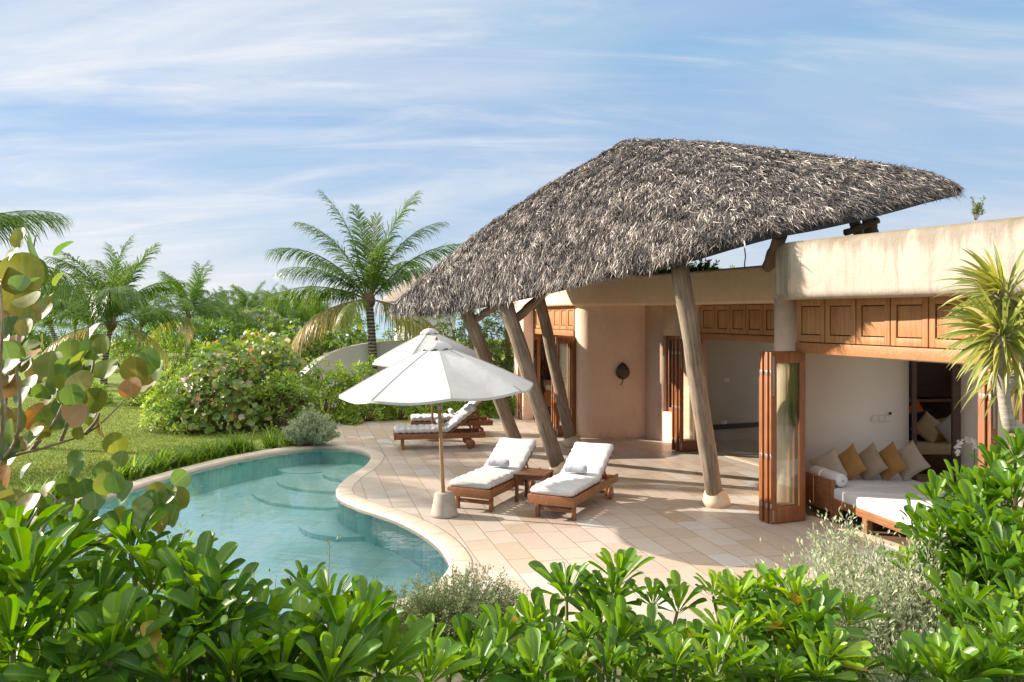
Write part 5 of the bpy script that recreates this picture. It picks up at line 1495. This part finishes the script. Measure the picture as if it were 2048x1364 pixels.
# the far left side of the pool, from the corner bush round towards the viewer
ring = [p for p in offset_loop(pool, 0.52 * SG)]
sel = [p for p in ring if p[0] < -4.6 and 10.5 < p[1] < 18.6]
sel.sort(key=lambda p: -p[1])
cnt = 0
acc = 0.0; last = None
for p in sel:
    if last is not None:
        acc += (Vector(p) - Vector(last)).length
        if acc < .24: last = p; continue
    acc = 0.0; last = p
    t = thing('lily', 'strap leaved lily clump in the row edging the lawn side of the pool', 'plant', (p[0] + random.uniform(-.08, .05), p[1] + random.uniform(-.05, .05), 0), random.random() * 6.28, 'lily clumps along the pool')
    me = lm[cnt % 4]; o = bpy.data.objects.new('foliage', me); COL.objects.link(o); o.parent = t
    if not me.materials: me.materials.append(M['hedge_leaf'])
    s = random.uniform(.9, 1.4); t.scale = (s, s, s * random.uniform(.8, 1.15)); cnt += 1

# ---------------------------------------------------------------- hedge and bushes behind the terrace and lawn
# (px centre, py foot, py top, half width px, kind, label)
HEDGE = [
    (345, 868, 735, 78, 'pale', 'pale variegated green bush at the edge of the lawn'),
    (432, 866, 690, 92, 'grape', 'sea grape bush with pinkish white leaves beyond the pool'),
    (520, 852, 645, 78, 'grape', 'taller sea grape bush with rusty leaves behind the hedge front'),
    (560, 862, 726, 80, 'green', 'bright green hedge bush right of the sea grape bush'),
    (645, 850, 702, 80, 'green', 'bright green hedge bush below the curved white wall'),
    (720, 846, 722, 70, 'green', 'hedge bush below the palm trunk'),
    (795, 842, 745, 62, 'green', 'hedge bush seen under the left side of the parasols'),
    (865, 840, 750, 56, 'green', 'hedge bush straight behind the parasol pole'),
    (935, 838, 755, 56, 'green', 'dark hedge bush behind the raised lounger backs'),
    (1003, 836, 740, 50, 'green', 'hedge bush beside the bedroom door'),
    (600, 812, 640, 80, 'dgrape', 'dark sea grape thicket left of the palm trunk'),
    (690, 800, 632, 60, 'dgrape', 'dark sea grape thicket behind the palm trunk'),
    (285, 815, 730, 55, 'green', 'green bush behind the left palm trunk'),
    (165, 812, 770, 42, 'green', 'low green bush at the foot of the left palm'),
    (330, 770, 655, 60, 'green', 'bright green bush between the two left palms'),
    (430, 750, 665, 60, 'green', 'bright green bush right of the thin palm'),
    (505, 748, 650, 60, 'green', 'bright green bush below the distant palms'),
    (120, 770, 700, 60, 'green', 'green bush behind the sea grape at the left'),
    (575, 735, 655, 55, 'green', 'far green bush left of the drooping fronds'),
    (240, 745, 668, 50, 'green', 'far bush beyond the left palm'),
]
proto = {}
for i, (px, pyf, pyt, hw, kind, lb) in enumerate(HEDGE):
    b = G(px, pyf); Y = b.y
    rx = hw * Y / F; h = (pyf - pyt) * Y / F * .92; ry = max(.8, rx * .75)
    b.y += ry * .55; 
    area = rx * h
    n_ = int(min(360, 60 + area * 62)); lf = .155
    if Y > 26: n_ = int(n_ * .7); lf = .20
    tips, ax = dome(tuple(b), rx, ry, h, n_, 100 + i, .35, .35, .05)
    if kind in ('grape', 'dgrape'):
        r = np.random.default_rng(200 + i); N = n_ * 6
        ii = np.repeat(np.arange(n_), 6)
        pos = tips[ii] + r.normal(0, .13, (N, 3))
        Z = unit(ax[ii] + r.normal(0, .55, (N, 3)) + np.array([0, -.2, .2])); up = r.normal(0, 1, (N, 3)); Yv = unit(up - Z * (up * Z).sum(1)[:, None])
        tn = np.clip(r.normal(.26 if kind == 'grape' else .2, .13, N), 0, .6)
        if kind == 'grape': tn = np.where(r.random(N) < .07, 1.0, tn); tn = np.where(r.random(N) < .03, .8, tn)
        V, Q, T, C = place(LEAF_ROUND, pos, Yv, Z, .15 * (.6 + .7 * r.random(N)), tn)
        t = thing('sea_grape', lb, 'shrub', tuple(b), 0, 'sea grapes behind the terrace')
        bb_ = np.array(b)
        link_mesh('foliage', np_mesh('foliage', V - bb_, Q, T, C), M['seagrape_far'], t)
        mb = stems_mesh((bb_ + (tips[:30] - bb_) * np.array([.15, .15, 0])) - bb_, tips[:30] - bb_, .022, .008, r); mb.build('stem', M['twig_pale'], t)
    else:
        t = shrub('hedge_bush', lb, 'shrub', tips, ax, tuple(b), lf, 11, LEAF_MID if Y < 26 else LEAF_LO, 'hedge_leaf', 100 + i, .64 if kind == 'pale' else .56, 'green bushes behind the terrace and lawn', (10, 85), (.02, .008), 'twig', 26, .2)

# curved white garden wall behind the hedge
gw = MB()
cv_ = catmull([P(598, 752, 24.0), P(640, 716, 25.2), P(690, 695, 26.0), P(760, 683, 26.4), P(900, 676, 26.2)], 8, False)
pts = []
for p in cv_: pts.append(p)
V, Fc = [], []
for i, p in enumerate(pts):
    t = (pts[min(i + 1, len(pts) - 1)] - pts[max(i - 1, 0)]); nn = Vector((t.y, -t.x, 0)).normalized() * .11
    for q, z in ((p + nn, 0), (p + nn, p.z), (p - nn, p.z + .0), (p - nn, 0)): V.append((q.x, q.y, z))
for i in range(len(pts) - 1):
    for k in range(4):
        a, b = i * 4 + k, i * 4 + (k + 1) % 4
        Fc.append((a, b, b + 4, a + 4))
Fc += [(0, 3, 2, 1), tuple(len(V) - 4 + k for k in range(4))]
gw.add(V, Fc, False)
go = gw.build('garden_wall', M['garden_wall']); tag(go, 'curved off white garden wall rising behind the hedge', 'wall')

# dark broadleaf trees behind the left end of the house
def leafy_tree(label, base, rx, ry, h, n_, seed, mat='dark_leaf', leaf=.13, tone=.5, trunk_h=.5):
    r = np.random.default_rng(seed); base = np.array(base, float)
    t = thing('tree', label, 'tree', tuple(base), 0, 'leafy trees behind the house')
    tips, ax = dome(base + np.array([0, 0, h * .10]), rx, ry, h * .9, n_, seed, .5, .3, .05)
    V, Q, T, C = rosettes(tips, ax, leaf, 10, LEAF_LO, r, (15, 100), tone)
    link_mesh('crown', np_mesh('crown', V - base, Q, T, C), M[mat], t)
    mb = MB(); mb.tube([(0, 0, -.1), (.05, 0, h * .3), (.0, .05, h * .6)], [.13, .10, .05], 8)
    for k in range(14):
        q = tips[k] - base; mb.tube([(0, 0, h * .25 + .02 * k), q * .55 + np.array([0, 0, .15]), q], [.05, .03, .012], 5)
    mb.build('trunk', M['twig'], t)
leafy_tree('dense dark green tree behind the leaning log posts', (-1.35, 25.6, 0), 1.5, 1.6, 4.0, 620, 301)
leafy_tree('broad green tree right of the big palm trunk, behind the rear parasol', (-3.25, 28.6, 0), 1.7, 1.3, 3.5, 480, 305, 'dark_leaf', .14, .62)
leafy_tree('dark green tree close to the bedroom end of the house', (-.15, 26.4, 0), 1.35, 1.5, 4.3, 560, 302)
leafy_tree('leafy tree showing above the house roof under the thatch', (3.2, 29.5, 0), 2.2, 1.6, 4.95, 420, 303, 'hedge_leaf', .15, .5)
leafy_tree('second leafy tree showing above the flat roof', (7.6, 30.5, 0), 2.0, 1.5, 5.2, 240, 304, 'hedge_leaf', .16, .5)
# rooftop greenery and the self sown seedling on the parapet
twiggy('roof_plant', 'green plants growing on the flat roof beside the thatch', P(1405, 548, 18.4) - Vector((0, 0, .05)), .45, .3, .42, 40, 30, .07, 'hedge_leaf', 51)
twiggy('roof_plant', 'leafy plants on the flat roof in the shade of the thatch', P(1320, 556, 19.6) - Vector((0, 0, .05)), .8, .3, .5, 60, 30, .08, 'hedge_leaf', 52)
twiggy('seedling', 'feathery seedling growing on top of the weathered parapet', P(1950, 440, 10.5), .13, .12, .33, 9, 60, .03, 'olive', 53, up=.8)

# ---------------------------------------------------------------- palms
def frond_mesh(L, el0, droop, nl, lf, seed, tone, hang=.25, curl=0.0):
    r = np.random.default_rng(seed)
    n_ = 26; pts = [np.array([0.0, 0, 0])]; el = el0; tg = []
    for k in range(n_):
        u = k / n_; e = el0 - droop * (u ** 1.5)
        d = np.array([cos(e), curl * u * u, sin(e)]); d = unit(d); tg.append(d); pts.append(pts[-1] + d * L / n_)
    tg.append(tg[-1]); pts = np.array(pts); tg = np.array(tg)
    mb = MB(); mb.tube([Vector(p) for p in pts], [.028 * (1 - .85 * k / n_) for k in range(n_ + 1)], 5)
    Vr = np.array(mb.v); Qr = np.array([f for f in mb.f if len(f) == 4])
    Cr = np.tile(np.array([[min(1, tone + .25), 1, .5]]), (len(Vr), 1))
    u = .10 + .90 * (np.arange(nl) + .5) / nl
    u = np.concatenate([u, u]); sg_ = np.concatenate([np.ones(nl), -np.ones(nl)]); N = 2 * nl
    u = np.clip(u + r.normal(0, .003, N), 0, 1)
    x = u * n_; i = np.minimum(x.astype(int), n_ - 1); fr = (x - i)[:, None]
    p = pts[i] * (1 - fr) + pts[i + 1] * fr; t = unit(tg[i] * (1 - fr) + tg[i + 1] * fr)
    side = unit(np.cross(t, np.array([0, 0, 1.0]) + 0 * t)) * sg_[:, None]
    upv = np.cross(side * sg_[:, None], t)
    ang = np.radians(62 - 34 * u) + r.normal(0, .07, N)
    D = t * np.cos(ang)[:, None] + side * np.sin(ang)[:, None] + upv * (.25 - hang * .6 + r.normal(0, .15, N))[:, None]
    D = unit(D + r.normal(0, .06, (N, 3)))
    ll = lf * (np.sin(pi * np.clip(.12 + .80 * u, 0, 1)) ** .6) * (.80 + .35 * r.random(N)) * np.where(r.random(N) < .06, .35, 1.0)
    w = (.011 + .008 * np.sin(pi * u)) * (.8 + .4 * r.random(N))
    wd = unit(np.cross(D, upv) )
    V, Qs, Ts = [], [], []
    g = np.array([0, 0, -1.0])
    p1 = p + D * (ll * .45)[:, None] + g * (ll * hang * .12)[:, None]
    p2 = p + D * (ll * .80)[:, None] + g * (ll * hang * .45)[:, None]
    p3 = p + D * (ll * .98)[:, None] + g * (ll * hang * .95)[:, None]
    tw = wd * w[:, None]
    V = np.stack([p - tw * .5, p + tw * .5, p1 + tw, p1 - tw, p2 + tw * .75, p2 - tw * .75, p3], 1).reshape(-1, 3)
    o = np.arange(N)[:, None] * 7
    Qs = np.concatenate([o + np.array([[0, 1, 2, 3]]), o + np.array([[3, 2, 4, 5]])]); Ts = o + np.array([[5, 4, 6]])
    tn = np.clip(tone + r.normal(0, .07, N) + .10 * (u - .5), 0, 1)
    C = np.repeat(np.stack([tn, np.ones(N), u], 1), 7, 0)
    Vt, Qt, Tt, Ct = merge([(Vr, Qr, np.zeros((0, 3), int), Cr), (V, Qs, Ts, C)])
    return np_mesh('frond', Vt, Qt, Tt, Ct, smooth=False)
def m_trunk():
    m = Mat('palm_trunk_bark'); v = m.coord('Object')
    s = m.new('ShaderNodeSeparateXYZ'); m.l.new(v, s.inputs[0])
    n_ = m.noise(v, 6, 4)
    z = m.math('ADD', m.math('MULTIPLY', s.outputs[2], 9.0), m.math('MULTIPLY', n_, .9))
    f = m.math('FRACT', z)
    m.set(Base_Color=m.mix(m.range(f, .40, .60), m.mix(n_, (.30, .25, .20), (.42, .37, .31)), (.075, .055, .045)), Roughness=.9)
    m.bump(m.math('ADD', f, n_), .6, .03)
    return m.m
M['trunk'] = m_trunk()
M['husk'] = m_noise('palm_fibre', (.09, .055, .03), (.20, .13, .075), 16, .95, .8, .02)
def palm_trunk(h, r0, r1, lean=(0, 0)):
    mb = MB(); pts, rr = [], []; n_ = int(h * 18)
    for k in range(n_ + 1):
        t = k / n_
        pts.append((lean[0] * t * t, lean[1] * t * t, h * t - .05)); rr.append((r0 + (r1 - r0) * t ** .7) * (1 + (.05 if k % 2 else -.03)))
    mb.tube(pts, rr, 14); return mb
FR = {}
def frond_of(key, *a):
    if key not in FR:
        FR[key] = frond_mesh(*a); FR[key].materials.append(M['frond'])
    return FR[key]
def palm(label, base, h, fronds, lean=(0, 0), r=(.17, .11), group='coconut palms', scale=1.0, mats=None, seed=0):
    rr = random.Random(seed)
    t = thing('coconut_palm', label, 'palm tree', base, 0, group)
    palm_trunk(h, r[0], r[1], lean).build('trunk', M['trunk'], t)
    top = Vector((lean[0], lean[1], h))
    hk = MB(); hk.lathe([(.10, -.30), (.19, -.15), (.22, .0), (.17, .14), (.06, .26)], 14); ho = hk.build('fibre_sheath', M['husk'], t); ho.location = top
    for (az, key, s, roll) in fronds:
        o = bpy.data.objects.new('frond', FR[key]); COL.objects.link(o); o.parent = t
        a = R(az)
        o.location = top + Vector((cos(a) * .07, sin(a) * .07, .02)); o.rotation_euler = (R(roll), 0, a); o.scale = (s * scale,) * 3
    return t
# frond kinds: length, start elevation, droop, leaflets, leaflet length, seed, tone, hang
for key, a in {
    'up': (3.7, R(82), R(38), 112, .80, 1, .30, .42), 'up2': (3.6, R(72), R(62), 110, .82, 2, .38, .52),
    'arch': (3.9, R(52), R(66), 116, .84, 3, .26, .62), 'arch2': (3.7, R(42), R(62), 112, .84, 4, .34, .68),
    'flat': (3.6, R(22), R(58), 110, .82, 5, .40, .7), 'hang': (3.3, R(2), R(72), 100, .80, 6, .62, .85),
    'dry': (3.2, R(-8), R(66), 90, .75, 7, .90, .85), 'yel': (3.4, R(-12), R(62), 100, .82, 8, .74, .75),
    'new': (2.9, R(84), R(22), 60, .62, 9, .60, .1)}.items(): frond_of(key, *a)
MAINP = P(738, 600, 26.0)
mb_ = (P(748, 720, 26.0).x, 26.0, 0)
palm('big coconut palm standing between the hedge and the parasols', mb_, MAINP.z, [
    (188, 'up', 1.05, 6), (-6, 'up', 1.04, -6), (12, 'up2', 1.0, 8), (168, 'up2', 1.0, -8), (120, 'up', .95, 0), (177, 'arch', 1.0, 10), (200, 'arch2', .82, -10), (4, 'arch', 1.08, -8), (-20, 'arch2', .8, 8),
    (182, 'flat', .92, 6), (174, 'dry', .98, 8), (203, 'dry', .92, -6), (-8, 'yel', 1.1, 0), (-30, 'yel', .92, 6), (16, 'yel', .98, -6), (250, 'hang', .6, 0), (300, 'up2', .72, 0), (232, 'arch', .66, 8), (62, 'arch', .8, 0), (150, 'flat', .8, 0), (95, 'arch2', .8, 0), (80, 'new', 1.0, 0)], (MAINP.x - mb_[0], 0), (.15, .125), seed=1)
def std_fronds(seed, n_=20, keys=None):
    r = random.Random(seed); out = []
    ks = ['up', 'up2', 'up2', 'arch', 'arch', 'arch2', 'arch', 'up2', 'flat', 'up', 'arch2', 'up2', 'flat', 'up', 'new', 'arch2', 'arch', 'arch', 'up', 'arch2']
    for k in range(n_): out.append(((k * 137.5 + r.uniform(-18, 18)) % 360, ks[k % len(ks)], r.uniform(.80, 1.14), r.uniform(-28, 28)))
    if n_ >= 14:
        for q in range(2): out.append((r.uniform(170, 370), ('dry', 'yel', 'hang')[q], r.uniform(.7, .95), r.uniform(-15, 15)))
    return out
def palm_px(label, px, Yd, crown_py, seed, scale=1.0, n_=20, px_base=None, group='coconut palms', r=(.16, .11)):
    b = ((px_base if px_base is not None else px) - 1024) * Yd / F
    top = P(px, crown_py, Yd)
    return palm(label, (b, Yd, 0), max(.8, top.z), std_fronds(seed, n_), (top.x - b, 0), r, group, scale, seed=seed)
palm_px('full coconut palm left of the lawn with trunk in the clearing', 222, 33.0, 648, 11, 1.12, 17, 207)
palm_px('thinner coconut palm behind the bright bushes left of centre', 376, 52.0, 634, 12, 1.05, 14, 373)
palm_px('coconut palm cut off by the left edge of the photo', -215, 19.0, 560, 13, 1.1, 20, -220)
palm_px('coconut palm behind the sea grape leaves at the left', 96, 44.0, 640, 14, .95, 13, 118)
palm_px('slim palm trunk against the bright sea at the left', 150, 58.0, 640, 15, .95, 12, 152)
palm_px('palm rising right of the full palm by the beach', 284, 60.0, 645, 16, .9, 12, 278)
for i, (px, cp_, Yd, lb) in enumerate(((436, 622, 85, 'distant palm right of the thin palm'), (470, 628, 95, 'distant palm with low crown left of the far pair'), (500, 606, 80, 'tallest of the distant palms'), (532, 612, 86, 'distant palm beside the tallest one'),
                                   (560, 618, 92, 'distant palm behind the drooping dry fronds'), (606, 622, 84, 'distant palm left of the big coconut palm'), (330, 640, 90, 'distant palm between the left palms'), (60, 640, 70, 'distant palm at the far left'), (640, 630, 96, 'distant palm close beside the big palm'), (410, 640, 74, 'distant palm between the thin palm and the farther ones'), (580, 628, 72, 'nearer distant palm above the dry fronds'), (20, 630, 62, 'distant palm at the left border behind the sea grape'), (455, 645, 68, 'low distant palm in front of the beach shades'), (620, 640, 66, 'low distant palm left of the curved wall'), (180, 640, 74, 'distant palm in front of the bright sea'))):
    palm_px(lb, px, Yd, cp_ + 14, 30 + i, 1.0, 13, None, 'distant palms')
# little thatched beach shades under the distant palms
for i, (px, py, Yd, lb) in enumerate(((494, 622, 74, 'thatched beach shade under the tallest distant palm'), (548, 630, 78, 'smaller thatched beach shade right of the other one'))):
    c = P(px, py, Yd); t = thing('beach_shade', lb, 'beach shade', (c.x, c.y, 0), 0, 'beach shades')
    mb = MB(); mb.lathe([(1.7, c.z - .9), (1.68, c.z - .8), (.9, c.z - .25), (.05, c.z + .15)], 16); mb.build('roof', M['old_thatch'] if 'old_thatch' in M else M.setdefault('old_thatch', m_noise('grey_thatch', (.16, .13, .10), (.34, .29, .24), 9, .9, .5)), t)
    mb = MB(); mb.tube([(0, 0, 0), (0, 0, c.z - .2)], .09, 8); mb.build('post', M['log'], t)
# far row of bushes closing the view above the lawn
for i, px in enumerate((30, 75, 190, 300, 365, 420, 470, 520, 575, 630, 690)):
    Yd = 62 + (i * 7) % 13; b = P(px, HZ, Yd); b.z = 0
    rx = 2.6 + (i % 3) * .5; h = 2.7 + (i * 5 % 4) * .28
    if 60 < px < 200: h *= .55
    tips, ax = dome(tuple(b), rx, 1.6, h, 170, 400 + i, .3, .3, .05)
    r = np.random.default_rng(500 + i)
    V, Q, T, C = rosettes(tips, ax, .42, 8, LEAF_LO, r, (10, 95), .22 + .1 * (i % 3))
    where = ['at the far left edge', 'left of the slim trunks', 'behind the full palm', 'between the two left palms', 'behind the thin palm', 'right of the thin palm', 'left of the beach shade', 'below the tallest distant palm', 'behind the dry fronds', 'left of the big palm trunk', 'behind the big palm trunk'][i]
    o = link_mesh('far_bush', np_mesh('far_bush', V - np.array(b), Q, T, C), M['hedge_leaf']); o.location = b
    tag(o, 'far green bush ' + where, 'shrub', 'far bushes')
# neighbouring thatched roof glimpsed behind the big palm
nb = thing('neighbour_roof', 'small grey thatched roof glimpsed right of the big palm crown', 'thatched roof', (P(850, 560, 34).x, 34, 0))
c = P(850, 545, 34)
mb = MB(); mb.lathe([(1.9, c.z - 1.3), (1.88, c.z - 1.2), (1.0, c.z - .4), (.3, c.z), (.05, c.z + .05)], 20); mb.build('roof', M['old_thatch'], nb)
mb = MB(); mb.lathe([(1.3, 0), (1.3, c.z - 1.2)], 16); mb.build('wall', M['garden_wall'], nb)

# ---------------------------------------------------------------- dracaena at the right
drc = Vector((2.98, 4.75, bank_h(2.98, 4.75)))
dr = thing('dracaena', 'tall dracaena with yellow green sword leaves and grey trunk at the right edge', 'plant', drc)
tr = MB(); pts = catmull([Vector((P(2060, 1000, 4.75).x, 4.75, drc.z)), P(2048, 915, 4.75), P(2018, 850, 4.75), P(2004, 760, 4.75), P(1998, 710, 4.75), P(1990, 668, 4.75)], 6, False)
tr.tube([p - drc for p in pts], [.040 - .012 * k / len(pts) for k in range(len(pts))], 12); tr.build('trunk', M['trunk_grey'] if 'trunk_grey' in M else M.setdefault('trunk_grey', m_noise('grey_bark', (.26, .22, .17), (.42, .37, .30), 14, .9, .5, .006, stretch=(1, 1, 5))), dr)
tr = MB(); pts2 = catmull([P(1998, 720, 4.76), P(2020, 660, 4.85), P(2008, 620, 4.95), P(1996, 582, 4.95)], 6, False)
tr.tube([p - drc for p in pts2], [.03] * len(pts2), 10); tr.build('branch', M['trunk_grey'], dr)
tr = MB(); pts3 = catmull([P(2006, 790, 4.74), P(2040, 740, 4.9), P(2075, 690, 5.0)], 6, False)
tr.tube([p - drc for p in pts3], [.028] * len(pts3), 10); tr.build('branch', M['trunk_grey'], dr)
def sword_head(c, axis, n_, L, seed):
    r = np.random.default_rng(seed); V, Q, C, o = [], [], [], 0
    ax = unit(np.array(axis, float))
    for k in range(n_):
        f = (k + .5) / n_; a = k * 2.39996; pol = R(8 + 118 * f ** .85) + r.normal(0, .10)
        e1 = unit(np.cross(ax, [0, 1, .2])); e2 = np.cross(ax, e1)
        rad = e1 * cos(a) + e2 * sin(a)
        d = unit(ax * cos(pol) + rad * sin(pol) + np.array([-.38, -.05, -.05])); l = L * r.uniform(.72, 1.1); w = .0145 * r.uniform(.8, 1.2)
        s = unit(np.cross(d, ax + .01)); p = np.array(c) - ax * f * .16 + rad * .02
        t = np.clip(r.normal(.35 + .12 * (f > .8), .2) + (.35 if r.random() < .12 else 0), 0, 1)
        for j in range(8):
            u = j / 7; ww = w * (.45 + 1.3 * u) if u < .4 else w * max(.02, (1 - (u - .4) / .6) ** .8)
            nn = np.cross(s, d)
            V += [p - s * ww + nn * ww * .45, p, p + s * ww + nn * ww * .45]; C += [(t, 1, u), (t, 0, u), (t, 1, u)]
            p = p + d * l / 7; d = unit(d + np.array([0, 0, -1]) * (.03 + .17 * u + .09 * f)); s = unit(s - d * (s @ d))
        Q += [(o + 3 * j + q, o + 3 * j + q + 1, o + 3 * j + q + 4, o + 3 * j + q + 3) for j in range(7) for q in range(2)]; o += 24
    return np_mesh('leaf_head', np.array(V) - np.array(drc), np.array(Q), None, np.array(C))
for i, (px, py, Y, ax, n_, L) in enumerate(((1990, 662, 4.75, (-.75, -.3, .5), 120, .37), (1994, 575, 4.95, (-.6, -.15, .6), 115, .36), (2085, 690, 5.0, (.3, -.2, 1), 90, .5))):
    link_mesh('leaf_head', sword_head(P(px, py, Y), ax, n_, L, 600 + i), M['dracaena'], dr)
